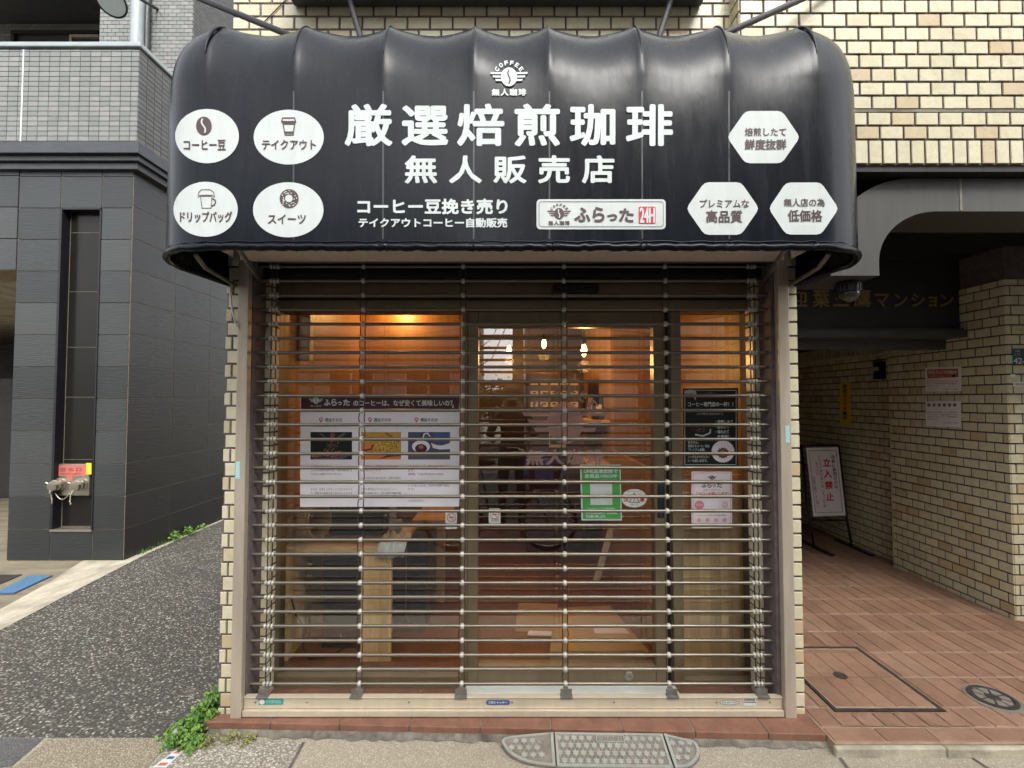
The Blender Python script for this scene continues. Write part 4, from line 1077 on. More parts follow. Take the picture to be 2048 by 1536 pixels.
for k, (x0, x1) in enumerate(cols):
    a = Art(on_y(YP - .0009)); y0, y1 = 864, 919
    if k == 0:
        a.rect(x0, y0, x1, y1, 'print_dark', .0004)
        a.line([(640, 866), (655, 880)], 3, 'print_grey', .0008); a.line([(690, 866), (676, 876)], 5, 'print_grey', .0008); a.ellipse(665, 870, 5, 5, 'print_brown', .0009)
        for q in range(110):
            t = R.random(); x = 664 + R.gauss(0, 4 + 9 * t); y = 874 + 40 * t
            a.ellipse(x, min(y, 912), 1.5, 1.1, R.choice(['print_brown', 'print_softred', 'print_grey']), .0012, 1, 6, R.uniform(0, 3))
        for q in range(150): x = R.uniform(624, 690); a.ellipse(x, 914 - (1 - ((x - 655) / 36) ** 2) * R.uniform(0, 8), 1.6, 1.2, R.choice(['print_brown', 'print_softred', 'print_maroon']), .0014, 1, 6, R.uniform(0, 3))
        a.quad([(624, 918.5), (684, 918.5), (702, 910), (690, 909), (676, 915), (628, 916)], 'print_grey', .0016)
    elif k == 1:
        a.rect(x0, y0, x1, y1, 'print_orange', .0004); a.quad([(722, 864), (802, 864), (802, 880), (760, 872), (735, 888), (722, 892)], 'print_tan', .0007)
        a.blob([(744, 880), (775, 876), (802, 888), (802, 905), (770, 904), (746, 898)], 'print_tan', .001)
        for q in range(220):
            x, y = R.uniform(744, 801), R.uniform(877, 903); a.ellipse(x, y, 1.6, 1.1, R.choice(['print_tan', 'print_yellow', 'print_brown', 'print_tan']), .0014, 1, 6, R.uniform(0, 3))
        a.line([(770, 866), (785, 874)], 3, 'print_brown', .0016); a.line([(724, 902), (742, 898), (746, 890)], 2.5, 'print_maroon', .0016); a.quad([(756, 919), (775, 910), (802, 908), (802, 912), (776, 914)], 'print_maroon', .0018)
    else:
        a.rect(x0, y0, x1, y1, 'print_navy', .0004); a.rect(868, 864, 900, 884, 'print_blue', .0007); a.ellipse(842, 893, 18, 12, 'paper', .001, 1, 30); a.ellipse(842, 897, 12, 9, 'print_maroon', .0013, 1, 30); a.ellipse(842, 894, 5, 3.5, 'print_softred', .0016)
        a.ring(851, 872, 9, 8, 3, 'print_black', .0013); a.line([(846, 876), (848, 868), (855, 866), (860, 873)], 2.4, 'paper', .0018)
        a.blob([(862, 886), (872, 890), (884, 891), (900, 886), (900, 898), (880, 899), (866, 896)], 'paper', .001); a.rect(x0, 908, x1, 919, 'print_grey', .0006)
    a.build('picture', big)
def ban_sticker(label, x0, x1, y0, y1, group='no smoking stickers on the glass'):
    o = poster('no_smoking_sticker', label, 'sticker', rrect(x0, y0, x1, y1, 2, 3), 'sticker', YP if x0 < 930 else YP, group, .0005)
    a = Art(on_y(YP - .0006)); cx, cy, r = (x0 + x1) / 2, y0 + (x1 - x0) * .52, (x1 - x0) * .40
    a.ring(cx, cy, r, r, 1.6, 'print_softred', .0004); a.line([(cx - r * .66, cy - r * .66), (cx + r * .66, cy + r * .66)], 1.5, 'print_softred', .0006); a.rect(cx - r * .5, cy - 1, cx + r * .55, cy + .8, 'print_grey', .0003)
    a.text('店内禁煙', x0 + 4, y1 - 9, x1 - 4, y1 - 4, 'print_grey', .0004); a.build('print', o)
ban_sticker('white no smoking sticker at the lower corner of the left window, below the wide poster', 891, 914, 1023, 1058)
ban_sticker('white no smoking sticker low on the sliding door pane', 977.5, 1001, 1017, 1047)
gp_ = poster('poster', 'green discount poster with white print on the sliding door', 'poster', [(1160, 929), (1241, 929), (1244, 1041), (1163, 1041)], 'sticker')
a = Art(on_y(YP - .0009)); a.quad([(1163, 931), (1239, 931), (1241.5, 1038), (1166, 1038)], 'print_green', .0004)
a.text('LINE友達登録で', 1168, 937, 1235, 946, 'sticker', .0009, .3); a.text('全商品10%OFF', 1169, 948, 1234, 956, 'sticker', .0009, .3); a.text('※対象商品は除く', 1202, 958, 1234, 961.5, 'sticker', .0009)
a.quad([(1180, 966), (1224, 966), (1225, 1010), (1181, 1010)], 'sticker', .0009)
for k, s_ in enumerate(('こちらのQRコードを読み取り、', 'LINE友達登録し、店員画面', 'をお願い致します。')): a.text(s_, 1172, 1015 + k * 7.5, 1172 + (60, 62, 40)[k], 1020.5 + k * 7.5, 'sticker', .0009, .2)
a.build('print', gp_)
ov = poster('caution_sticker', 'pale oval caution sticker beside the green poster', 'sticker', [(1268.5 + 25.5 * math.cos(2 * math.pi * k / 36), 996.5 + 18.5 * math.sin(2 * math.pi * k / 36)) for k in range(36)], 'white_paint', YP, None, .0006)
a = Art(on_y(YP - .0007)); a.line([(1268, 986), (1258.5, 1004.5), (1278.5, 1004.5)], 1.3, 'print_black', .0004, True); a.rect(1267.3, 991, 1269.3, 999, 'print_black', .0004); a.ellipse(1268.3, 1001.5, 1, 1, 'print_black', .0004)
a.text('注', 1248, 993, 1257, 1003, 'print_red', .0004, .4); a.text('意', 1280, 993, 1289, 1003, 'print_red', .0004, .4); a.text('自動ドア', 1260, 1007, 1277, 1011, 'print_grey', .0004); a.text('指をはさまないように', 1254, 980.5, 1283, 984, 'print_grey', .0004); a.build('print', ov)
bp = poster('poster', 'black poster with white lettering and a coffee cup picture beside the door', 'poster', [(1366, 777), (1476, 776), (1476, 933), (1367, 934)], 'print_dark')
a = Art(on_y(YP - .0009)); a.frame(1369, 780, 1473, 930, 1.3, 'sticker', .0004); a.ellipse(1381, 787, 12, 8, 'sticker', .0006, 1, 24); a.quad([(1386, 793), (1392, 801), (1390, 790)], 'sticker', .0006); a.text('まさに', 1373, 785, 1388, 790, 'print_black', .001)
logo(a, 1420, 789, 5.5, 'print_grey', 'print_dark', .0006, False, False)
a.text('コーヒー専門店の一杯！！', 1376, 804, 1466, 813, 'sticker', .0006, .35); a.text('この１杯を全て詰め込みました。', 1393, 825, 1447, 830, 'sticker', .0006)
for k, s_ in enumerate(('・焙煎したて', '・挽きたて', '・淹れたて', 'を実現！')): a.text(s_, 1431 + (4 if k == 3 else 0), 840 + k * 10, 1466 - (8 if k else 0), 847 + k * 10, 'sticker', .0006, .25)
for k in range(40): a.ellipse(1400 + R.gauss(0, 8), 858 + R.gauss(0, 5), 1.8, 1.2, R.choice(['print_brown', 'print_grey', 'print_maroon']), .0008, 1, 6, R.uniform(0, 3))
a.line([(1390, 869), (1406, 872), (1420, 866), (1421, 858)], 3, 'sticker', .001)
for k, s_ in enumerate(('もちろん、', '使用するコーヒー豆は', 'プレミアム品質。', '', 'シングルオリジンコー', 'ヒーも楽しめます。')):
    if s_: a.text(s_, 1376, 882 + k * 7.3, 1376 + len(s_) * 4.3, 887.5 + k * 7.3, 'sticker', .0006, .2)
a.ellipse(1446, 903, 23, 22, 'paper', .0006, 1, 30); a.ellipse(1446, 906, 11, 10, 'print_brown', .001, 1, 24)
for k in range(14): t = k * .449; a.quad([(1446 + 9 * math.cos(t - .15), 906 + 9 * math.sin(t - .15)), (1446 + 14 * math.cos(t), 906 + 13 * math.sin(t)), (1446 + 9 * math.cos(t + .15), 906 + 9 * math.sin(t + .15))], 'print_maroon', .0013)
a.ellipse(1446, 906, 6, 5.5, 'print_softred', .0016); a.build('print', bp)
pp = poster('poster', 'small white poster with pink print under the black poster', 'poster', rrect(1383, 943, 1464, 1056, 3, 3), 'paper_pink')
a = Art(on_y(YP - .0009)); a.line(rrect(1386, 946, 1461, 1053, 2, 3), .9, 'print_pink', .0004, True); logo(a, 1424, 955, 4.5, 'taupe', 'paper', .0004, False, True)
for ch, x0, x1, y0, y1 in (('ふ', 1403, 1413, 966, 975), ('ら', 1415, 1423, 965, 975), ('っ', 1425, 1431, 969, 974), ('た', 1434, 1444, 966, 975)): a.text(ch, x0, y0, x1, y1, 'taupe', .0004, .4)
a.text('公式インスタグラム', 1407, 978, 1441, 982, 'print_grey', .0004); a.text('フォローお願いします！', 1392, 984, 1457, 990, 'print_pink', .0004, .3)
a.ellipse(1398.5, 1010, 9.5, 8.5, 'print_pink', .0004, 1, 24); a.text('いいね', 1392, 1007, 1405, 1012, 'paper', .0009); a.rect(1410, 999, 1438, 1023, 'paper', .0004)
a.line(rrect(1445, 1004, 1455, 1014, 2.5, 3), 1.2, 'print_pink', .0004, True); a.ring(1450, 1009, 2.6, 2.6, 1, 'print_pink', .0006); a.text('フォローしてくれた方にお得な情報をお届け', 1396, 1029, 1452, 1032.5, 'print_grey', .0004)
for k in range(4): a.ellipse(1398 + k * 17, 1040, 4, 3.6, 'print_pink', .0004, 1, 16); a.ellipse(1398 + k * 17, 1040, 1.6, 1.4, 'paper', .0008, 1, 12)
a.build('print', pp)

# ================================================================== INSIDE THE SHOP
def spot(x, y, z=0.004): return Vector((x, y, z))
# pendant bulbs
def pendant(px, py, y, label):
    c = P(px, py, y)
    t = thing('pendant_lamp', label, 'lamp', (c.x, c.y, 2.45), 'pendant bulbs in the shop')
    mb = MB(); mb.tube([(c.x, c.y, 2.45), (c.x, c.y, c.z + .10)], .004, 6); mb.build('cord', 'black_plastic', t)
    mb = MB(); mb._lathe((c.x, c.y, c.z + .05), (0, 0, 1), [(0, .018), (.05, .02), (.06, .006)], 14, 0, .5); mb.build('socket', 'black_plastic', t, smooth=True, angle=40)
    mb = MB(); mb._lathe((c.x, c.y, c.z), (0, 0, 1), [(-.045, .002), (-.038, .010), (-.018, .021), (.008, .023), (.030, .016), (.05, .012)], 18, 0, .5); mb.build('bulb', 'bulb', t, smooth=True)
    l = bpy.data.lights.new('bulb_light', 'POINT'); l.energy = 4; l.color = (1.0, .52, .17); l.shadow_soft_size = .05
    o = bpy.data.objects.new('bulb_light', l); o.location = (c.x, c.y, c.z - .12); C.objects.link(o); adopt(o, t)
pendant(1168, 702, 1.30, 'lit pendant bulb seen brightest through the sliding door')
pendant(1088, 688, 2.30, 'lit pendant bulb hanging deepest in the shop')
pendant(800, 596, 1.75, 'unseen pendant bulb added to light the wall behind the left window')  # added bulb, hidden behind the lintel, to light the partition
pendant(1018, 700, 2.9, 'small lit pendant bulb seen at the left side of the door pane')
# counter by the window
ct = thing('counter', 'pale wooden counter with a plank leg behind the left window', 'counter', spot(-1.0, .6))
mb = MB(); mb.box(-1.345, -.665, .44, .98, .632, .664); mb.build('top', 'wood_pale_top', ct, bevel=.002)
mb = MB(); mb.box(-.885, -.708, .452, .485, .004, .631); mb.build('leg', 'wood_pale', ct, bevel=.002)
mb = MB(); mb.box(-1.345, -1.315, .46, .97, .004, .631); mb.build('side_panel', 'wood_pale', ct, bevel=.002)
mb = MB(); mb.box(-1.31, -.72, .93, .955, .004, .631); mb.build('back_panel', 'wood_pale', ct)
st2 = thing('side_table', 'tall narrow wooden stand deeper in the shop behind the counter', 'table', spot(-.62, 1.35))
mb = MB(); mb.box(-.75, -.49, 1.20, 1.75, .60, .63); mb.build('top', 'wood_pale_top', st2, bevel=.002)
mb = MB(); mb.box(-.735, -.51, 1.24, 1.275, .004, .599); mb.build('leg', 'wood_pale', st2, bevel=.002)
cb = thing('cabinet', 'black cabinet under the wooden counter', 'cabinet', spot(-1.03, .8))
mb = MB(); mb.box(-1.17, -.90, .60, .92, .02, .56); mb.build('body', 'dark_box', cb, bevel=.004)
mb = MB(); mb.box(-1.16, -.91, .588, .599, .05, .54); mb.build('door', 'black_plastic', cb, bevel=.003)
mb = MB(); mb.box(-.94, -.925, .575, .587, .22, .38); mb.build('handle', 'bracket', cb)
mb = MB(); mb.box(-1.17, -.90, .60, .92, .004, .019); mb.build('foot', 'black_plastic', cb)
fr = thing('cooler', 'dark cooler with a thin steel corner strip beside the counter leg', 'cooler', spot(-.78, 1.1))
mb = MB(); mb.box(-.87, -.56, .80, 1.18, .03, .60); mb.build('body', 'dark_box', fr, bevel=.005)
mb = MB(); mb.box(-.70, -.694, .79, .799, .05, .58); mb.build('strip', 'stainless', fr)
mb = MB(); mb.box(-.86, -.57, .80, 1.17, .004, .0295); mb.build('base', 'black_plastic', fr)
# basket, device, cloth, acrylic stand on the counter
bk = thing('basket', 'round woven basket tipped on its side on the counter', 'basket', spot(-1.2, .58, .664))
mb = MB(); c0 = Vector((-1.255, .60, .664 + .112)); axb = Vector((.86, -.30, .12)).normalized()
prof = [(-.075, .0), (-.075, .098), (-.05, .106), (0, .109), (.06, .107), (.075, .104), (.075, .092), (-.06, .09), (-.06, 0)]
mb._lathe(c0, axb, prof, 40, 0, .5); mb.build('body', 'wicker', bk, smooth=True, angle=50)
mb = MB(); a_ = axb.orthogonal().normalized(); b_ = axb.cross(a_)
mb.tube([c0 + axb * .076 + (a_ * math.cos(t) + b_ * math.sin(t)) * .1 for t in [2 * math.pi * k / 40 for k in range(41)]], .008, 6); mb.build('rim', 'wicker', bk, smooth=True)
mn = thing('coffee_device', 'low black device on the counter below the wide poster', 'device', spot(-1.0, .75, .664))
mb = MB(); mb.box(-1.17, -.80, .68, .95, .672, .90); mb.build('body', 'dark_box', mn, bevel=.01)
mb = MB(); mb.box(-1.15, -.82, .668, .679, .70, .80); mb.build('panel', 'black_plastic', mn, bevel=.003)
mb = MB(); mb.box(-1.16, -.82, .69, .94, .6645, .6715); mb.build('foot', 'black_plastic', mn)
ac = thing('acrylic_stand', 'clear grey acrylic stand beside the black device', 'stand', spot(-.75, .7, .664))
mb = MB(); mb.box(-.775, -.735, .66, .664 + .004, .665, .90); mb.box(-.775, -.70, .664, .74, .665, .672); mb.build('sheet', 'acrylic', ac, bevel=.001)
mb = MB(); mb.box(-.77, -.71, .68, .73, .6725, .76); mb.build('card_holder', 'acrylic', ac, bevel=.001)
cl_ = MB(); gx, gy = 20, 16; vs = []
for i in range(gx):
    for j in range(gy):
        u, v = i / (gx - 1), j / (gy - 1)
        x = -.80 + .17 * u + .02 * math.sin(5 * v); y = .405 + .36 * v
        z = .668 + .022 * abs(math.sin(7 * u + 4 * v)) + .016 * abs(math.sin(13 * u - 6 * v + 1)) + R.uniform(0, .004)
        if y < .437: z = .664 - (.437 - y) * 1.6 + .006 * math.sin(9 * u); y = .436 - .012 * math.sin(8 * u) ** 2 - .004
        vs.append((x, y, z))
cl_.add(vs, [(i * gy + j, (i + 1) * gy + j, (i + 1) * gy + j + 1, i * gy + j + 1) for i in range(gx - 1) for j in range(gy - 1)])
o = cl_.build('cloth', 'cloth', smooth=True); sm = o.modifiers.new('thick', 'SOLIDIFY'); sm.thickness = .003
tag(o, 'crumpled pale blue cloth hanging over the counter corner', 'cloth')
# electrical box on the left wall, cable on the floor
eb = thing('breaker_box', 'off white electrical box high on the left wall of the shop', 'electrical box', (-1.33, .7, 1.8))
a, b = P(592, 628, .72), P(627, 722, .72)
mb = MB(); mb.box(-1.371, b.x, .66, .72, b.z, a.z); mb.build('case', 'white_paint', eb, bevel=.006)
mb = MB(); mb.box(-1.35, b.x - .02, .652, .659, b.z + .03, a.z - .03); mb.build('door', 'white_paint', eb, bevel=.003)
cab = MB(); cab.tube([(-1.30, .47, .36), (-1.285, .50, .25), (-1.25, .52, .18), (-1.24, .5, .06), (-1.19, .47, .012), (-1.08, .5, .012), (-1.02, .6, .012), (-1.05, .58, .1)], .005, 8)
tag(cab.build('power_cable', 'black_plastic', smooth=True), 'black power cable looping from the wall to the floor', 'cable')
# flattened cardboard and papers on the floor
cx = thing('cardboard_box', 'flat closed cardboard carton on the floor inside the door', 'box', spot(.5, .75))
mb = MB(); mb.prism([(.22, .46, .062), (.80, .47, .062), (.70, 1.06, .062), (.30, 1.02, .062)], [(.22, .46, .004), (.80, .47, .004), (.70, 1.06, .004), (.30, 1.02, .004)]); mb.build('carton', 'cardboard', cx, bevel=.003)
mb = MB(); mb.add([(.52, .66, .0635), (.74, .66, .0635), (.71, .78, .0635), (.53, .78, .0635)], [(0, 1, 2, 3)]); mb.add([(.32, .46, .0640), (.38, .46, .0640), (.40, 1.0, .0640), (.35, 1.0, .0640)], [(0, 1, 2, 3)], 1); mb.build('label', ['paper', 'print_tan'], cx)
mb = MB(); mb.prism([(.02, .80, .012), (.30, .78, .012), (.34, 1.2, .012), (.05, 1.22, .012)], [(.02, .80, .005), (.30, .78, .005), (.34, 1.2, .005), (.05, 1.22, .005)])
tag(mb.build('cardboard_sheet', 'cardboard'), 'loose sheet of brown cardboard on the wooden floor', 'cardboard')
mb = MB(); mb.prism([(.10, .735, .02), (.27, .725, .02), (.27, .775, .02), (.11, .785, .02)], [(.10, .735, .013), (.27, .725, .013), (.27, .775, .013), (.11, .785, .013)])
tag(mb.build('paper_strip', 'paper'), 'narrow white strip of paper lying on the cardboard sheet', 'paper')
a, b = P(1193, 1170, 1.58), P(1223, 1066, 1.72)
mb = MB(); d = (b - a).normalized(); s_ = Vector((1, 0, 0)) * .028; u_ = Vector((0, -1, .1)) * .012
mb.prism([a - s_, a + s_, b + s_, b - s_], [a - s_ - u_, a + s_ - u_, b + s_ - u_, b - s_ - u_])
mb.prism([a - s_ * .3 + u_ * .3, a + s_ * .3 + u_ * .3, b + s_ * .3 + u_ * .3, b - s_ * .3 + u_ * .3], [a - s_ * .3, a + s_ * .3, b + s_ * .3, b - s_ * .3])
tag(mb.build('light_rail', 'white_paint', bevel=.002), 'white rail leaning against the wooden wall inside the shop', 'rail')
# coffee vending machine at the back
vm = thing('vending_machine', 'maroon coffee vending machine with rows of pale product cards', 'vending machine', spot(.42, 2.6))
a, b = P(1052, 760, 2.3), P(1168, 940, 2.3)
mb = MB(); mb.box(a.x, b.x, 2.302, 2.95, .03, a.z + .04); mb.build('body', 'print_maroon', vm, bevel=.01)
v = Art(on_y(2.30)); v.rect(1057, 764, 1160, 832, 'print_grey', .001)
v.build('card_board', vm)
v = Art(on_y(2.298))
for r in range(3):
    for c in range(5):
        x, y = 1061 + c * 20, 767 + r * 22; v.rect(x, y, x + 15, y + 10, 'paper', .001); v.rect(x + 4, y + 2, x + 11, y + 5, 'print_black', .0015); v.blob([(x, y + 12), (x + 15, y + 12), (x + 12, y + 17), (x + 3, y + 17)], 'print_grey', .001)
for c in range(3): v.rect(1062 + c * 17, 836, 1075 + c * 17, 839, 'paper', .001)
v.rect(1062, 862, 1092, 874, 'print_blue', .001); v.rect(1098, 860, 1132, 902, 'white_paint', .001); v.rect(1100, 862, 1130, 896, 'print_dark', .0016); v.rect(1058, 882, 1074, 889, 'paper', .001); v.rect(1077, 884, 1089, 888, 'print_yellow', .001)
v.build('card', vm)
mb = MB(); mb.box(a.x + .02, b.x - .02, 2.31, 2.94, .004, .029); mb.build('base', 'black_plastic', vm)
mb = MB(); mb.box(a.x + .12, b.x - .12, 2.288, 2.301, .45, .62); mb.build('pickup_flap', 'black_plastic', vm, bevel=.006)
# shelves on the right wall
for k, (z, lab) in enumerate(((1.36, 'upper wooden shelf board on the right wall of the shop'), (.98, 'lower wooden shelf board on the right wall of the shop'))):
    s_ = thing('wall_shelf', lab, 'shelf', (.86, 2.2, z), 'wall shelves in the shop')
    mb = MB(); mb.box(.66, .861, 1.78, 2.75, z, z + .025); mb.build('board', 'wood_pale_top', s_, bevel=.002)
    for y in (1.95, 2.6): mb = MB(); mb.box(.70, .861, y, y + .02, z - .10, z - .0005); mb.build('bracket', 'black_metal', s_)
for k, (y, lab) in enumerate(((1.85, 'dark coffee bag on the shelf nearest the door'), (2.1, 'dark coffee bag in the middle of the shelf'), (2.35, 'dark coffee bag at the far end of the shelf'))):
    t = thing('coffee_bag', lab, 'bag', (.77, y, 1.385), 'coffee bags on the shelf')
    mb = MB(); mb.prism([(.72, y, 1.386), (.83, y, 1.386), (.82, y + .01, 1.60), (.73, y + .01, 1.60)], [(.72, y + .08, 1.386), (.83, y + .08, 1.386), (.82, y + .05, 1.60), (.73, y + .05, 1.60)]); mb.build('pouch', ['dark_box', 'wicker', 'print_maroon'][k], t, bevel=.008)
    mb = MB(); mb.box(.75, .80, y - .006, y - .001, 1.44, 1.52); mb.build('label', 'paper', t)

for nm_ in ('counter', 'side_table', 'cabinet', 'basket', 'cooler', 'coffee_device', 'acrylic_stand', 'cloth', 'power_cable', 'cardboard_box', 'cardboard_sheet', 'paper_strip', 'light_rail', 'vending_machine'):
    bpy.data.objects[nm_].location.z += UP

# ================================================================== STEP PLATE, PLANTS, STREET DETAILS
sp = thing('step_ramp', 'grey cast step ramp with star relief and rounded ends at the shop step', 'step ramp', (.25, -.2, GZ))
zb_, zf_ = -.006 + UP, GZ + .006
def ramp_pt(u, v, lift=0):
    """u across, v 0 back .. 1 front, on the sloping plate"""
    p = B0.lerp(B1, u).lerp(F0.lerp(F1, u), v); return Vector((p.x, p.y, p.z + lift))
B0, B1 = PZ(1109, 1466, zb_), PZ(1325, 1469, zb_); F0, F1 = PZ(1114, 1534, zf_), PZ(1347, 1537, zf_)
mb = MB()
mb.prism([B0, B1, F1, F0], [Vector((p.x, p.y, GZ)) for p in (B0, B1, F1, F0)]); mb.build('plate', 'cast_recess', sp)
mb = MB()
def bar(a, b, w):
    d = (b - a); d.normalize(); n_ = Vector((-d.y, d.x, 0)) * w; h = Vector((0, 0, .005)); dn = Vector((0, 0, -.002))
    mb.prism([a + n_ + h, b + n_ + h, b - n_ + h, a - n_ + h], [a + n_ + dn, b + n_ + dn, b - n_ + dn, a - n_ + dn])
bar(ramp_pt(0, .03), ramp_pt(1, .03), .0065); bar(ramp_pt(0, .965), ramp_pt(1, .965), .008); bar(ramp_pt(.014, .07), ramp_pt(.014, .92), .006); bar(ramp_pt(.986, .07), ramp_pt(.986, .92), .006)
mb.build('border', 'cast_alu', sp, bevel=.001)
mb = MB(); nu, nv = 14, 4
def star(c, rx, ry, lift, pts6=6, mbx=None, f=None):
    vs = [];
    for k in range(12):
        r = 1 if k % 2 == 0 else .52; t = math.pi * k / 6 + math.pi / 6
        vs.append(f(c[0] + rx * r * math.cos(t), c[1] + ry * r * math.sin(t), lift))
    lo = [v_ - Vector((0, 0, lift + .0005)) for v_ in vs]; mbx.prism(vs, lo)
for j in range(nv):
    for i in range(nu):
        u = (i + .5 + (.5 if j % 2 else 0)) / (nu + .3); v = .16 + j * .225
        if u > .97: continue
        if j == 0 and .36 < u < .66: continue
        star((u, v), .033, .118, .004, 6, mb, ramp_pt)
mb.build('star_relief', 'cast_alu', sp)
mb = MB(); q = [ramp_pt(.385, .075, .0045), ramp_pt(.63, .075, .0045), ramp_pt(.635, .27, .0045), ramp_pt(.38, .27, .0045)]
for a, b in zip(q, q[1:] + q[:1]): bar(a - Vector((0, 0, .004)), b - Vector((0, 0, .004)), .002)
vs, fs, a0, a1, b0_, b1_ = glyphs('ハイステップ・エコ')
for hh in (.003, .0042): mb.add([ramp_pt(.40 + .215 * (x - a0) / (a1 - a0), .245 - .14 * (y - b0_) / (b1_ - b0_), hh) for x, y in vs], fs)
mb.build('name_relief', 'cast_alu', sp)
for side in (0, 1):
    mb = MB(); n = 12
    cpt = [B0 - Vector((.006, 0, 0)), F0 - Vector((.006, 0, 0))] if side == 0 else [B1 + Vector((.006, 0, 0)), F1 + Vector((.008, 0, 0))]
    if side == 0: ctrl = [cpt[0], PZ(1030, 1473, .019), PZ(1005, 1480, .013), PZ(1008, 1494, .005), PZ(1025, 1512, .001), PZ(1060, 1527, zf_), cpt[1]]
    else: ctrl = [cpt[0], PZ(1362, 1477, .021), PZ(1388, 1484, .015), PZ(1399, 1500, .007), PZ(1396, 1518, .001), PZ(1378, 1534, zf_), cpt[1]]
    sm_ = [ctrl[0]]
    for i in range(len(ctrl) - 1):
        p0, p1, p2, p3 = ctrl[max(i - 1, 0)], ctrl[i], ctrl[i + 1], ctrl[min(i + 2, len(ctrl) - 1)]
        for k in range(1, 7):
            t = k / 6; sm_.append(.5 * ((2 * p1) + (p2 - p0) * t + (2 * p0 - 5 * p1 + 4 * p2 - p3) * t * t + (3 * p1 - p0 - 3 * p2 + p3) * t ** 3))
    ctrl = sm_
    mb.prism(ctrl, [Vector((p.x, p.y, GZ)) for p in ctrl]); mb.build('end_plate', 'cast_recess', sp)
    mb = MB(); cen = sum(ctrl, Vector()) / len(ctrl); n = len(ctrl); inn = []
    for i in range(n):
        d = (ctrl[(i + 1) % n] - ctrl[i - 1]); nn = Vector((-d.y, d.x, 0)).normalized()
        if nn.dot(cen - ctrl[i]) < 0: nn = -nn
        inn.append(ctrl[i] + nn * .013)
    up = Vector((0, 0, .005))
    mb.add([p + up for p in ctrl] + [p + up for p in inn] + [p - up * .4 for p in inn] + [p - up * .4 for p in ctrl], [f for i in range(n) for f in ((i, (i + 1) % n, n + (i + 1) % n, n + i), (n + i, n + (i + 1) % n, 2 * n + (i + 1) % n, 2 * n + i), (i, 3 * n + i, 3 * n + (i + 1) % n, (i + 1) % n))])
    cen = sum(ctrl, Vector()) / len(ctrl)
    mb.build('border', 'cast_alu', sp)
    mb = MB()
    def inside(x, y, m=.024):
        return all(((ctrl[i - 1] - cen) * .80 + cen - Vector((x, y, cen.z))).length > .004 for i in range(len(ctrl))) and sum(1 for i in range(len(ctrl)) if ((i_y := (ctrl[i].y - cen.y) * .72 + cen.y) > y) != ((j_y := (ctrl[i - 1].y - cen.y) * .72 + cen.y) > y) and x < ((ctrl[i - 1].x - ctrl[i].x) * .72) * (y - i_y) / (j_y - i_y) + (ctrl[i].x - cen.x) * .72 + cen.x) % 2
    for dx, dy in [(i * .038 + (.019 if j % 2 else 0), j * .034) for i in range(-3, 4) for j in range(-3, 4)]:
        if not inside(cen.x + dx, cen.y + dy): continue
        star((cen.x + dx, cen.y + dy), .017, .017, .0035, 6, mb, lambda x, y, l: Vector((x, y, cen.z + (y - cen.y) * .17 + .002 + l)))
    mb.build('star_relief', 'cast_alu', sp)

# weeds at the shop corner, and grass along the dark wall
def leaf(mb, c, r, rnd):
    n_ = Vector((rnd.uniform(-.7, .7), rnd.uniform(-1.0, .2), rnd.uniform(.45, 1))).normalized(); a = n_.orthogonal().normalized(); b = n_.cross(a); t0 = rnd.uniform(0, 6.28)
    pts = []
    for k in range(6):
        t = t0 + k * math.pi / 3; rr = r * (1.0 if k % 3 else 1.35)
        pts.append(c + (a * math.cos(t) * .72 + b * math.sin(t)) * rr + n_ * (r * .25 * (k % 2)))
    mb.add(pts + [c - n_ * r * .15], [(0, 1, 6), (1, 2, 6), (2, 3, 6), (3, 4, 6), (4, 5, 6), (5, 0, 6)], 0, rnd.random())
def weed(name, label, spots, nleaf, r, mat='leaf', stems=True, dry=0):
    t = thing(name, label, 'plant', (sum(s_[0] for s_ in spots) / len(spots), sum(s_[1] for s_ in spots) / len(spots), GZ))
    mb = MB(); sm_ = MB()
    for (x, y, w, h) in spots:
        for k in range(nleaf):
            u = R.gauss(0, .42); v_ = R.gauss(0, .42); hh = max(.006, h * (1 - .55 * (u * u + v_ * v_)) * R.uniform(.25, 1.05))
            c = Vector((x + w * u, y + w * v_, GZ + hh)); leaf(mb, c, r * R.uniform(.55, 1.25), R)
            if k % 5 == 0: sm_.tube([(x + w * u * .4, y + w * v_ * .4, GZ), tuple(c)], .0011, 4)
    mb.build('leaves', mat, t); sm_.build('stem', mat, t); return t
weed('weed_plant', 'leafy green weed clump growing up the corner of the shop wall', [(-1.475, .03, .07, .15), (-1.49, -.02, .07, .12), (-1.53, -.06, .06, .075), (-1.46, .12, .05, .14), (-1.50, .06, .07, .09)], 150, .011)
weed('weed_plant', 'low green weed patch on the pavement before the brick step', [(-1.53, -.125, .055, .05), (-1.475, -.115, .05, .055), (-1.44, -.135, .04, .04), (-1.60, -.07, .04, .035)], 130, .0095)
weed('weed_plant', 'dry yellowish weed sprig at the foot of the brick step', [(-1.30, -.10, .05, .035), (-1.22, -.105, .035, .03), (-1.38, -.125, .05, .035)], 60, .006, 'dry_leaf')
weed('weed_plant', 'small weed with white flowers beside the dark tiled wall', [(-3.80, 2.95, .10, .12), (-3.78, 3.15, .10, .09), (-3.82, 3.4, .08, .06)], 70, .013)
gm_ = MB()
for k in range(2600):
    y = R.uniform(2.45, 7.5); x = -3.835 - .018 * (y - 2.55) + R.gauss(0, .03); h = R.uniform(.015, .06); a = R.uniform(0, 6.28); dx, dy = .012 * math.cos(a), .012 * math.sin(a); l = R.uniform(-.02, .02)
    gm_.add([(x - dx * .4, y - dy * .4, GZ), (x + dx * .4, y + dy * .4, GZ), (x + l, y + R.uniform(-.02, .02), GZ + h)], [(0, 1, 2)], 0, R.random())
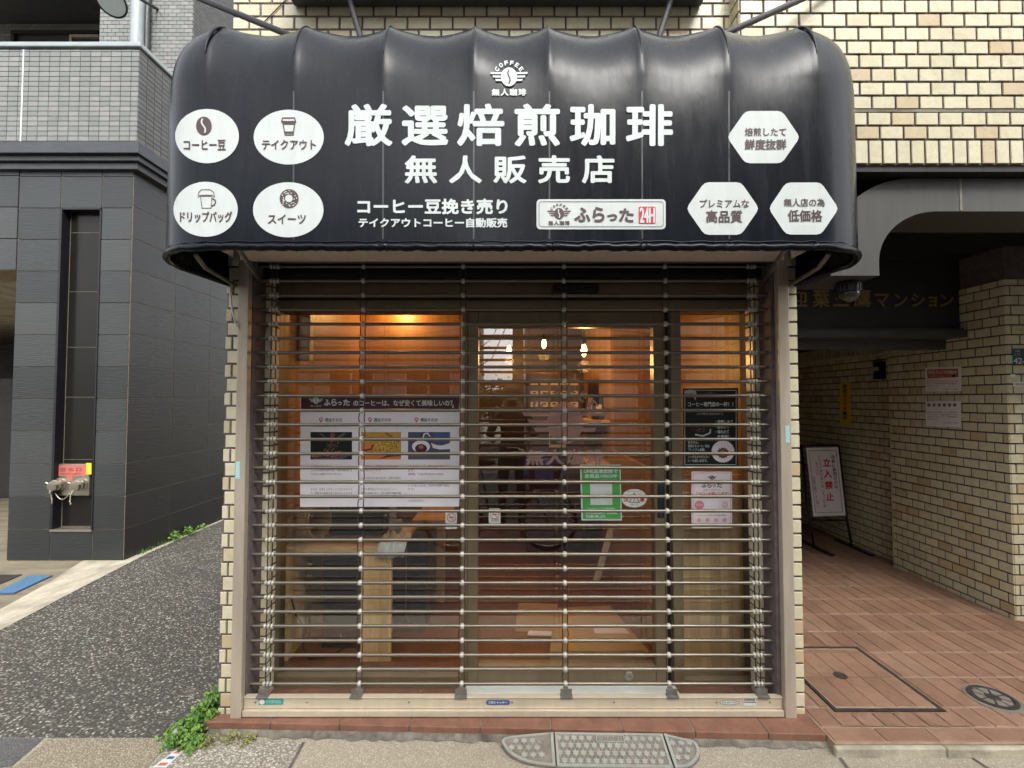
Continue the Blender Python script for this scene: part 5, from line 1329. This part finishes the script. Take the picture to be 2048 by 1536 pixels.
tag(gm_.build('grass', 'leaf'), 'short green grass along the edge of the lane', 'grass', kind='stuff')
sg_ = MB()
sg_._lathe((-1.552, -.085, GZ), (0, 0, 1), [(-.01, .03), (.012, .042), (.03, .036), (.042, .02), (.046, .0)], 9, 0, .5)
for i, v_ in enumerate(sg_.v): sg_.v[i] = (v_[0] + R.uniform(-.006, .006), v_[1] + R.uniform(-.006, .006), v_[2] + R.uniform(-.004, .004))
tag(sg_.build('stone', 'stone_grey', smooth=True), 'rough grey stone among the weeds', 'stone')
mk_ = MB()
q = [PZ(305, 1534, GZ + .002), PZ(352, 1500, GZ + .002), PZ(368, 1500, GZ + .002), PZ(333, 1534, GZ + .002)]
mk_.prism(q, [p - Vector((0, 0, .004)) for p in q])
for t0, t1, mi in ((.02, .30, 1), (.40, .66, 2), (.74, .98, 1)):
    e = [q[0].lerp(q[1], t0), q[0].lerp(q[1], t1), q[3].lerp(q[2], t1), q[3].lerp(q[2], t0)]; cc = sum(e, Vector()) / 4
    mk_.add([cc + (p - cc) * .62 + Vector((0, 0, .0006)) for p in e], [(0, 1, 2, 3)], mi)
tag(mk_.build('ground_marker', ['sticker', 'print_softred', 'print_blue']), 'small white ground marker with red and blue marks on the pavement', 'marker')
# blue cover and dark grate in the yard
bl = MB(); q = [PZ(-14, 1187, GZ), PZ(28, 1186, GZ), PZ(106, 1150, GZ), PZ(57, 1151, GZ)]
cvr = thing('valve_cover', 'blue painted rectangular cover plate with a dark rim in the yard', 'cover', sum(q, Vector()) / 4)
cc = sum(q, Vector()) / 4
bl.prism([p + Vector((0, 0, -.003)) for p in q], [p + Vector((0, 0, -.012)) for p in q]); bl.build('rim', 'print_navy', cvr)
bl = MB(); bl.prism([cc + (p - cc) * .93 + Vector((0, 0, .001)) for p in q], [cc + (p - cc) * .93 + Vector((0, 0, -.004)) for p in q]); bl.build('plate', 'blue_plate', cvr)
dg = MB(); q = [PZ(-90, 1180, GZ - .006), PZ(-5, 1170, GZ - .006), PZ(44, 1149, GZ - .006), PZ(-60, 1150, GZ - .006)]; dg.prism([p + Vector((0, 0, .001)) for p in q], [p - Vector((0, 0, .01)) for p in q])
tag(dg.build('drain_cover', 'iron'), 'dark flat drain cover at the edge of the yard', 'cover')

# hatch in the passage floor
hx0, hx1, hy0, hy1 = 1.588, 2.132, .030, .62
hc = thing('floor_hatch', 'tile filled floor hatch with a dark steel frame in the passage', 'hatch', ((hx0 + hx1) / 2, (hy0 + hy1) / 2, 0))
mb = MB()
for (x0, x1, y0, y1) in ((hx0, hx1, hy0, hy0 + .017), (hx0, hx1, hy1 - .017, hy1), (hx0, hx0 + .017, hy0 + .017, hy1 - .017), (hx1 - .017, hx1, hy0 + .017, hy1 - .017)): mb.box(x0, x1, y0, y1, -.004, .0035)
mb.build('frame', 'iron', hc)
mb = MB()
for (x0, x1, y0, y1) in ((hx0 + .021, hx1 - .021, hy0 + .02, hy0 + .034), (hx0 + .021, hx1 - .021, hy1 - .030, hy1 - .02), (hx0 + .02, hx0 + .028, hy0 + .034, hy1 - .03), (hx1 - .028, hx1 - .02, hy0 + .034, hy1 - .03)): mb.box(x0, x1, y0, y1, -.004, .0025)
mb.build('tray', 'terra_grout', hc)
mb = MB(); mb.box(hx0 + .028, hx1 - .028, hy0 + .034, hy1 - .03, -.004, -.001, 1)
x = hx0 + .03
while x < hx1 - .04:
    for (y0, y1) in ((hy0 + .036, .305), (.310, .555), (.560, hy1 - .032)):
        x1 = min(x + .097, hx1 - .03); mb.box(x, x1, y0, y1, -.0008, .002, 0, R.random() * .8)
    x += .102
mb.build('tile_infill', ['terracotta', 'terra_grout'], hc)
lc = PZ(1681, 1352, UP)
mb = MB(); mb._lathe((lc.x, lc.y, 0), (0, 0, 1), [(0, .034), (.005, .034), (.006, .026), (.004, .024), (.004, .014), (.006, .012), (.006, 0)], 24, 0, .5); mb.box(lc.x - .018, lc.x + .018, lc.y - .003, lc.y + .003, .006, .0075); mb.build('lock', 'iron', hc, smooth=True, angle=30)
mh = PZ(1985, 1396, UP); mr = .098
mt = thing('manhole_cover', 'small round cast iron manhole cover with spokes in the passage floor', 'manhole cover', (mh.x, mh.y, 0))
mb = MB(); mb._lathe((mh.x, mh.y, 0), (0, 0, 1), [(-.003, mr + .020), (.0025, mr + .017), (.003, mr + .003)], 40, 0, .5); mb.build('mortar_ring', 'concrete', mt, smooth=True, angle=30)
mb = MB(); mb._lathe((mh.x, mh.y, 0), (0, 0, 1), [(0, mr), (.007, mr), (.007, mr - .018), (.0035, mr - .020), (.0035, 0)], 40, 0, .5); mb.build('frame', 'iron', mt, smooth=True, angle=30)
mb = MB()
for k in range(8):
    t = k * math.pi / 4 + .2; t2 = t + math.pi / 4
    pts = [(r * math.cos(a_), r * math.sin(a_)) for r, a_ in ((.033, t + .12), (.072, t + .08), (.075, (t + t2) / 2), (.072, t2 - .08), (.033, t2 - .12))]
    mb.prism([(mh.x + x, mh.y + y, .0065) for x, y in pts], [(mh.x + x, mh.y + y, .003) for x, y in pts])
mb.build('relief', 'cast_recess', mt)
mb = MB(); mb._lathe((mh.x, mh.y, .003), (0, 0, 1), [(0, .026), (.004, .024), (.005, .015), (.005, 0)], 20, 0, .5); mb.build('hub', 'iron', mt, smooth=True, angle=30)

for nm_ in ('floor_hatch', 'manhole_cover'): bpy.data.objects[nm_].location.z += UP

# ================================================================== ENTRANCE PASSAGE OBJECTS
ss = thing('sign_stand', 'white no entry notice board in a dark stand inside the passage', 'sign', (3.28, 2.6, 0))
SY = 2.55; k_ = .10
def lean(px, py, off):
    p = P(px, py, SY); return Vector((p.x, SY + (p.z - .3) * k_ - off, p.z))
a = Art(lean); a.slab([(1621, 897), (1686, 896), (1692, 1031), (1627, 1033)], 'paper', .004); bo = a.build('board', ss)
a = Art(lean); a.line([(1626, 903), (1681, 902), (1686, 1024), (1632, 1026)], .9, 'print_grey', .005, True)
for k, ch in enumerate('立入禁止'): a.text(ch, 1653 + k * .7, 919 + k * 22.5, 1668 + k * .7, 934 + k * 22.5, 'print_red', .0055, .5)
for k, ch in enumerate('当館に無用の方は'): a.text(ch, 1670.5 + k * .4, 912 + k * 8.4, 1677 + k * .4, 919 + k * 8.4, 'print_grey', .005, .2)
for k, ch in enumerate('入らない様お願い致し、又駐輪等はご遠慮下さい'[:14]): a.text(ch, 1644 + k * .35, 910 + k * 7.6, 1649 + k * .35, 916 + k * 7.6, 'print_grey', .005)
for k, ch in enumerate('置かない'): a.text(ch, 1638 + k * .35, 926 + k * 6.5, 1642.5 + k * .35, 931.5 + k * 6.5, 'print_grey', .005)
for k, ch in enumerate('迎葉三鷹マンション'): a.text(ch, 1630 + k * .5, 954 + k * 7, 1635 + k * .5, 960 + k * 7, 'print_grey', .005)
a.build('lettering', bo)
mb = MB()
pL, pR = P(1617, 893, SY), P(1692, 893, SY)
mb.tube([(pL.x + .035, SY + .0, .05), (pL.x + .025, SY + .05, .3), (pL.x, SY + .125, pL.z)], .012, 8); mb.tube([(pR.x + .035, SY, .05), (pR.x + .028, SY + .05, .3), (pR.x + .01, SY + .125, pR.z)], .012, 8)
mb.tube([(pL.x, SY + .125, pL.z), (pR.x + .01, SY + .125, pR.z)], .012, 8); mb.tube([(pL.x + .03, SY + .05, .3), (pR.x + .03, SY + .05, .3)], .01, 8); mb.build('frame', 'black_metal', ss, smooth=True)
for x in (pL.x + .035, pR.x + .035): mb = MB(); mb.box(x - .02, x + .02, SY - .28, SY + .24, .036, .056); mb.build('foot', 'black_metal', ss, bevel=.003)
def wall_sign(name, label, x, pts, mat, group=None):
    a = Art(on_x(x - .006)); a.slab(pts, mat, .002); o = a.build(name); return tag(o, label, 'sign', group)
o = wall_sign('wall_notice', 'white notice with a red heading on the tiled passage wall', 3.5, [(1850, 735), (1923, 733), (1923, 782), (1851, 783)], 'paper')
a = Art(on_x(3.4919)); a.quad([(1854, 739), (1916, 737), (1917, 754), (1855, 757)], 'print_softred', .0006); a.text('防犯カメラ作動中', 1857, 741, 1913, 748, 'sticker', .0014, .3); a.text('不法侵入などの', 1857, 751, 1888, 754, 'sticker', .0014); a.quad([(1902, 752), (1908, 749), (1913, 752), (1906, 755)], 'print_black', .0014)
for k, s_ in enumerate(('防犯のためカメラを設置しています。無断', '駐車、不法投棄等は録画映像を警察へ', '提出いたします')): a.text(s_, 1854, 760 + k * 5, 1854 + (62, 60, 24)[k], 763.6 + k * 5, 'print_softred', .0006)
a.text('迎葉三鷹マンション管理組合', 1886, 777, 1918, 779.5, 'print_grey', .0006); a.build('print', o)
o = wall_sign('wall_notice', 'plain white notice with black print below the red headed notice', 3.5, [(1851, 803), (1922, 802), (1922, 855), (1852, 852)], 'paper')
a = Art(on_x(3.4919))
for k, ch in enumerate('駐輪禁止区域'): a.rect(1855 + k * 10.3, 807, 1860.5 + k * 10.3, 813, 'print_black', .0006); a.text(ch, 1856 + k * 10.3, 808, 1859.5 + k * 10.3, 812, 'sticker', .0014)
for k, s_ in enumerate(('関係者以外の自転車・バイクの駐輪を禁', 'じます。発見した場合は予告なく撤去し', 'ますのでご注意ください。無断駐輪は固く', 'お断りします。')): a.text(s_, 1855, 823 + k * 4.6, 1855 + (60, 62, 62, 22)[k], 826 + k * 4.6, 'print_grey', .0006)
a.text('迎葉三鷹マンション管理組合', 1886, 844, 1917, 847, 'print_grey', .0006); a.build('print', o)
o = wall_sign('warning_plate', 'narrow yellow vertical warning plate deep in the passage', 3.62, [(1679, 766), (1701, 764), (1702, 849), (1680, 851)], 'print_yellow')
a = Art(on_x(3.6119))
for k, ch in enumerate('防犯カメラ作動中'): a.text(ch, 1686, 769 + k * 9, 1694, 776.5 + k * 9, 'print_red' if 2 <= k <= 5 else 'print_black', .0008, .3)
a.build('print', o)
ic = thing('intercom', 'black wall box deep in the passage beside the pillar edge', 'intercom', PX(1767, 741, 3.62))
a, b = PX(1758, 724, 3.62), PX(1774, 758, 3.62)
mb = MB(); mb.box(3.56, 3.614, min(a.y, b.y), max(a.y, b.y), b.z, a.z); mb.build('case', 'black_plastic', ic, bevel=.006)
mb = MB(); mb.box(3.553, 3.559, min(a.y, b.y) + .02, min(a.y, b.y) + .10, b.z + .08, b.z + .12); mb.build('button', 'acrylic', ic)
# plates on the front of the right pillar
ad = Art(on_y(.963)); ad.slab([(2024, 697), (2052, 697), (2054, 731), (2026, 731)], 'sign_green', .003); o = ad.build('address_plate'); tag(o, 'dark green address plate reading 42-1 on the right pillar', 'address plate')
ad = Art(on_y(.9595)); ad.text('42-1', 2027, 716, 2056, 727, 'sticker', .0006, .4); ad.text('下連雀', 2029, 700, 2040, 704, 'sticker', .0006); ad.text('三丁目', 2029, 707, 2040, 711, 'sticker', .0006); ad.build('print', o)
ad = Art(on_y(.964)); ad.slab([(2026, 764), (2070, 764), (2070, 773), (2026, 773)], 'paper', .002); o = ad.build('name_plate'); tag(o, 'small white plate under the address plate on the right pillar', 'plate')
ad = Art(on_y(.9615)); ad.text('消防用設備', 2030, 766, 2062, 771, 'print_grey', .0005); ad.build('print', o)
ad = Art(on_y(.964)); ad.slab([(2026 + 6 * math.cos(t), 751 + 2.8 * math.sin(t)) for t in [2 * math.pi * k / 16 for k in range(16)]], 'paper', .002); o = ad.build('round_tag'); tag(o, 'tiny pale oval tag between the two plates on the right pillar', 'tag')
# dome camera under the arch
dc = P(1696, 553, .16)
dm = thing('dome_camera', 'dome security camera with a ribbed black collar under the grey arch', 'camera', (dc.x, dc.y, 2.195))
mb = MB(); mb._lathe((dc.x, dc.y, 2.194), (0, 0, -1), [(0, .055), (.012, .060), (.055, .058), (.058, .05)], 28, 0, .5)
for k in range(20):
    t = 2 * math.pi * k / 20; x, y = dc.x + .0585 * math.cos(t), dc.y + .0585 * math.sin(t); mb.tube([(x, y, 2.178), (x, y, 2.142)], .004, 5)
mb.build('collar', 'black_plastic', dm, smooth=True, angle=40)
mb = MB(); mb._lathe((dc.x, dc.y, 2.138), (0, 0, -1), [(.0, .054)] + [(.005 + .048 * math.sin(rad(a_)), .054 * math.cos(rad(a_))) for a_ in range(0, 91, 9)], 28, 0, .5); mb.build('dome', 'dome_glass', dm, smooth=True)
mb = MB(); mb._lathe((dc.x, dc.y, 2.136), (0, 0, -1), [(0, .045), (.02, .043), (.038, .025), (.042, 0)], 20, 0, .5); mb.build('lens_unit', 'concrete', dm, smooth=True)

# ================================================================== ACROSS THE STREET (seen as reflections in the glass)
def block(name, label, x0, x1, y, h, mat, nwx, nwz, depth=7):
    t = thing(name, label, 'building', ((x0 + x1) / 2, y, 0))
    mb = MB(); mb.box(x0, x1, y - depth, y, GZ - .02, h); mb.box(x0 - .1, x1 + .1, y - depth, y + .12, h, h + .25); mb.build('wall', mat, t)
    for j in range(nwz):
        for i in range(nwx):
            cx_ = x0 + (x1 - x0) * (i + .5) / nwx; z0 = .9 + j * 2.9; w = (x1 - x0) / nwx * .28
            f = MB()
            for (a, b, c, d) in ((-w - .05, w + .05, z0 - .06, z0), (-w - .05, w + .05, z0 + 1.4, z0 + 1.46), (-w - .05, -w, z0, z0 + 1.4), (w, w + .05, z0, z0 + 1.4), (-.025, .025, z0, z0 + 1.4)): f.box(cx_ + a, cx_ + b, y + .001, y + .06, c, d)
            fo = f.build('window', 'alu_beige', t); g = MB(); g.box(cx_ - w, cx_ + w, y + .002, y + .02, z0, z0 + 1.4); g.build('pane', 'window_dark', fo)
    return t
block('street_building', 'plain building across the street right of the gap, seen mirrored in the glass', .5, 14.0, -9.2, 11.2, 'facade_b', 6, 3)
block('street_building', 'lower building across the street left of the gap, seen mirrored in the glass', -9.0, -1.15, -9.0, 6.6, 'facade_a', 4, 1)
pl = thing('utility_pole', 'concrete utility pole across the street, seen mirrored in the door glass', 'pole', (.15, -8.4, GZ))
mb = MB(); mb.tube([(.15, -8.4, GZ), (.15, -8.4, 9)], [.15, .11], 14); mb.build('pole', 'concrete', pl, smooth=True)
mb = MB(); mb.tube([(-.75, -8.4, 6.6), (1.0, -8.4, 6.6)], .04, 8); mb.build('crossarm', 'bracket', pl)
wr_ = MB()
for k in range(7):
    z = 3.0 + k * .42; wr_.tube([(-9, -8.4, z + .4), (-4, -8.4, z - .1), (.15, -8.4, z + R.uniform(-.1, .5)), (5, -8.4, z), (9, -8.4, z + .3)], .014, 5)
for k in range(3): wr_.tube([(.15, -8.4, 5 - k * .5), (-.5, -8.8, 3.6 - k * .5), (-1.3, -8.95, 2.9 - k * .4)], .012, 5)
wr_.build('wire', 'black_plastic', pl)
tr = thing('roadside_tree', 'small leafy tree beyond the gap across the street, seen mirrored in the glass', 'tree', (-.7, -14, 0))
mb = MB(); mb.tube([(-.7, -14, GZ), (-.72, -14, .8), (-.65, -14, 1.5)], [.09, .07, .03], 8); mb.build('trunk', 'stone_grey', tr)
mb = MB()
for k in range(900): leaf(mb, Vector((-.7 + R.gauss(0, .45), -14 + R.gauss(0, .45), 1.5 + R.gauss(0, .30))), .07, R)
mb.build('crown', 'leaf', tr)

# the photographer: one continuous skinned body, seen only as a reflection in the door
def skinned(name, joints, bones, mats, chooser, parent=None, sub=2):
    me = bpy.data.meshes.new(name); keys = list(joints); ix = {k: i for i, k in enumerate(keys)}
    me.from_pydata([joints[k][0] for k in keys], [(ix[a], ix[b]) for a, b in bones], [])
    o = bpy.data.objects.new(name, me); C.objects.link(o)
    o.modifiers.new('skin', 'SKIN'); md = o.modifiers.new('sub', 'SUBSURF'); md.levels = sub; md.render_levels = sub
    for i, k in enumerate(keys): r = joints[k][1]; me.skin_vertices[0].data[i].radius = (r if isinstance(r, tuple) else (r, r))
    me.skin_vertices[0].data[ix['pelvis']].use_root = True
    bpy.context.view_layer.update()
    m2 = bpy.data.meshes.new_from_object(o.evaluated_get(bpy.context.evaluated_depsgraph_get()))
    bpy.data.objects.remove(o); bpy.data.meshes.remove(me); m2.name = name
    m2.materials.clear()
    for m in mats: m2.materials.append(M[m])
    for p in m2.polygons: p.material_index = chooser(p.center); p.use_smooth = True
    o = bpy.data.objects.new(name, m2); C.objects.link(o)
    if parent: adopt(o, parent)
    return o
py_ = -2.66
J = {'pelvis': ((0, py_ - .02, .92), (.15, .11)), 'waist': ((0, py_ - .02, 1.08), (.14, .10)), 'chest': ((0, py_ - .02, 1.28), (.17, .115)), 'neck': ((0, py_ - .01, 1.44), .055), 'headlow': ((0, py_ + .015, 1.53), (.062, .075)), 'head': ((0, py_ + .01, 1.61), (.078, .092)), 'crown': ((0, py_, 1.69), (.062, .07))}
B = [('pelvis', 'waist'), ('waist', 'chest'), ('chest', 'neck'), ('neck', 'headlow'), ('headlow', 'head'), ('head', 'crown')]
for s_, n_ in ((-1, 'l'), (1, 'r')):
    J.update({n_ + 'sh': ((s_ * .19, py_ - .02, 1.37), .065), n_ + 'el': ((s_ * .27, py_ + .04, 1.13), .048), n_ + 'wr': ((s_ * .115, py_ + .245, 1.44), .031), n_ + 'pa': ((s_ * .094, py_ + .27, 1.50), (.034, .020)),
              n_ + 'hip': ((s_ * .095, py_ - .02, .84), .088), n_ + 'kn': ((s_ * .11, py_ + .0, .48), .06), n_ + 'an': ((s_ * .12, py_ - .03, .08), .042), n_ + 'toe': ((s_ * .13, py_ + .13, -.005), .036)})
    B += [('chest', n_ + 'sh'), (n_ + 'sh', n_ + 'el'), (n_ + 'el', n_ + 'wr'), (n_ + 'wr', n_ + 'pa'), ('pelvis', n_ + 'hip'), (n_ + 'hip', n_ + 'kn'), (n_ + 'kn', n_ + 'an'), (n_ + 'an', n_ + 'toe')]
    for i, (dx, dz, ln_) in enumerate(((0, .030, .030), (0, .012, .034), (0, -.006, .032), (0, -.022, .026))):
        f0, f1, f2 = '%sf%da' % (n_, i), '%sf%db' % (n_, i), '%sf%dc' % (n_, i)
        J.update({f0: ((s_ * .088, py_ + .298, 1.505 + dz), .0095), f1: ((s_ * .078, py_ + .318, 1.508 + dz), .0085), f2: ((s_ * (.078 - ln_), py_ + .322, 1.510 + dz), .0075)})
        B += [(n_ + 'pa', f0), (f0, f1), (f1, f2)]
    J.update({n_ + 't1': ((s_ * .072, py_ + .272, 1.535), .0105), n_ + 't2': ((s_ * .05, py_ + .288, 1.552), .009)}); B += [(n_ + 'pa', n_ + 't1'), (n_ + 't1', n_ + 't2')]
pr = thing('person', 'person in a dark jacket and knit cap taking the photo, reflected in the door', 'person', (0, py_, GZ))
def clothing(c):
    if c.z > 1.455 and abs(c.x) < .085 and c.y < py_ + .14: return 0
    if c.y > py_ + .255 and c.z > 1.42: return 0
    if c.z > .90 or (c.y > py_ + .1 and c.z > .5): return 1
    return 2 if c.z > .07 else 3
body = skinned('body', J, B, ['skin', 'jacket', 'trousers', 'black_plastic'], clothing, pr)
mb = MB(); mb._lathe((0, py_ + .005, 1.625), (0, .12, 1), [(0, .092), (.02, .098), (.05, .094), (.085, .07), (.105, .035), (.11, 0)], 24, 0, .5); mb.build('cap', 'jacket', pr, smooth=True)
mb = MB(); mb.tube([(0, py_ + .085, 1.60), (0, py_ + .108, 1.565), (0, py_ + .095, 1.555)], [.008, .014, .008], 8); mb.build('nose', 'skin', pr, smooth=True)
for s_ in (-1, 1):
    mb = MB(); mb._lathe((s_ * .034, py_ + .087, 1.60), (0, 1, 0), [(0, .014), (.006, .010), (.008, 0)], 12, 0, .5); mb.build('eye', 'black_plastic', pr, smooth=True)
    mb = MB(); mb._lathe((s_ * .082, py_ + .0, 1.585), (s_, .2, 0), [(0, .02), (.010, .026), (.014, .012)], 12, 0, .5); mb.build('ear', 'skin', pr, smooth=True)
mb = MB(); mb.tube([(-.025, py_ + .088, 1.522), (0, py_ + .097, 1.52), (.025, py_ + .088, 1.522)], [.004, .007, .004], 8); mb.build('mouth', 'print_brown', pr, smooth=True)
ph = thing('phone', 'dark phone held up in both hands by the reflected person', 'phone', (0, py_ + .31, 1.5))
mb = MB(); mb.box(-.076, .076, py_ + .298, py_ + .306, 1.485, 1.56); mb.build('body', 'black_plastic', ph, bevel=.003)
mb = MB(); mb.box(.035, .068, py_ + .3065, py_ + .309, 1.525, 1.555); mb.build('lens_plate', 'dark_box', ph)

# bicycle beside the photographer, seen only as a reflection in the door
bi = thing('bicycle', 'parked bicycle with a blue cover over its basket, reflected low in the door', 'bicycle', (-.12, -2.1, GZ))
by, wz, wr2 = -2.1, GZ + .30, .30
for wx in (.38, -.62):
    mb = MB(); mb.tube([(wx + wr2 * math.cos(t), by, wz + wr2 * math.sin(t)) for t in [2 * math.pi * k / 40 for k in range(41)]], .018, 8); w_ = mb.build('wheel', 'black_plastic', bi, smooth=True)
    mb = MB(); mb.tube([(wx + .275 * math.cos(t), by, wz + .275 * math.sin(t)) for t in [2 * math.pi * k / 40 for k in range(41)]], .011, 6); mb.build('rim', 'stainless', w_, smooth=True)
    mb = MB()
    for k in range(24): t = 2 * math.pi * k / 24; mb.tube([(wx + .02 * math.cos(t + 1.2), by + (.02 if k % 2 else -.02), wz + .02 * math.sin(t + 1.2)), (wx + .275 * math.cos(t), by, wz + .275 * math.sin(t))], .0016, 4)
    mb.tube([(wx, by - .05, wz), (wx, by + .05, wz)], .018, 10); mb.build('spokes', 'stainless', w_)
V3 = lambda x, z, y=0: (x, by + y, GZ + z)
mb = MB()
for a, b, r in ((V3(-.22, .28), V3(-.32, .80), .016), (V3(-.22, .28), V3(.18, .62), .019), (V3(-.30, .72), V3(.17, .70), .014), (V3(.16, .78), V3(.22, .58), .02), (V3(-.62, .30, .04), V3(-.22, .28, .03), .009), (V3(-.62, .30, -.04), V3(-.22, .28, -.03), .009), (V3(-.62, .30, .04), V3(-.31, .74, .02), .008), (V3(-.62, .30, -.04), V3(-.31, .74, -.02), .008), (V3(.38, .30, .05), V3(.22, .60, .03), .011), (V3(.38, .30, -.05), V3(.22, .60, -.03), .011)): mb.tube([a, b], r, 10)
mb.build('frame', 'print_navy', bi, smooth=True)
mb = MB(); mb.tube([V3(.16, .78), V3(.14, .98), V3(.12, 1.02, .05), V3(.06, 1.04, .22), V3(-.06, 1.03, .28)], .011, 8); mb.tube([V3(.14, .98), V3(.12, 1.02, -.05), V3(.06, 1.04, -.22), V3(-.06, 1.03, -.28)], .011, 8); mb.build('handlebar', 'stainless', bi, smooth=True)
mb = MB(); mb.tube([V3(-.32, .78), V3(-.34, .88)], .013, 8); mb.build('seat_post', 'stainless', bi)
mb = MB(); mb.tube([V3(-.48, .92), V3(-.42, .925), V3(-.30, .915), V3(-.18, .905)], [.05, .085, .05, .02], 12); mb.build('saddle', 'black_plastic', bi, smooth=True)
mb = MB(); mb._lathe(V3(-.22, .28, -.03), (0, 1, 0), [(-.008, .0), (-.008, .08), (0, .085), (.008, .08), (.008, 0)], 24, 0, .5); mb.tube([V3(-.22, .28, .05), V3(-.10, .16, .06)], .01, 8); mb.box(-.14, -.06, by + .06, by + .15, GZ + .15, GZ + .17); mb.build('crank', 'stainless', bi)
mb = MB(); mb.prism([V3(.20, .66, -.16), V3(.46, .66, -.16), V3(.46, .66, .16), V3(.20, .66, .16)], [V3(.16, .92, -.20), V3(.52, .92, -.20), V3(.52, .92, .20), V3(.16, .92, .20)]); mb.build('basket', 'black_metal', bi)
mb = MB(); vs = []
for k in range(24):
    t = 2 * math.pi * k / 24; vs.append([(.34 + (.20 + .03 * math.sin(5 * t)) * math.cos(t), by + (.22 + .02 * math.sin(4 * t)) * math.sin(t), GZ + .76 + .03 * math.sin(3 * t)), (.34 + .20 * math.cos(t), by + .22 * math.sin(t), GZ + .94), (.34 + .12 * math.cos(t), by + .13 * math.sin(t), GZ + 1.0 + .015 * math.sin(3 * t))])
fl_ = [p for r in zip(*vs) for p in r]
mb.add(fl_ + [(.34, by, GZ + 1.02)], [(j * 24 + k, j * 24 + (k + 1) % 24, (j + 1) * 24 + (k + 1) % 24, (j + 1) * 24 + k) for j in range(2) for k in range(24)] + [(48 + k, 48 + (k + 1) % 24, 72) for k in range(24)]); mb.build('cover', 'tarp_blue', bi, smooth=True)
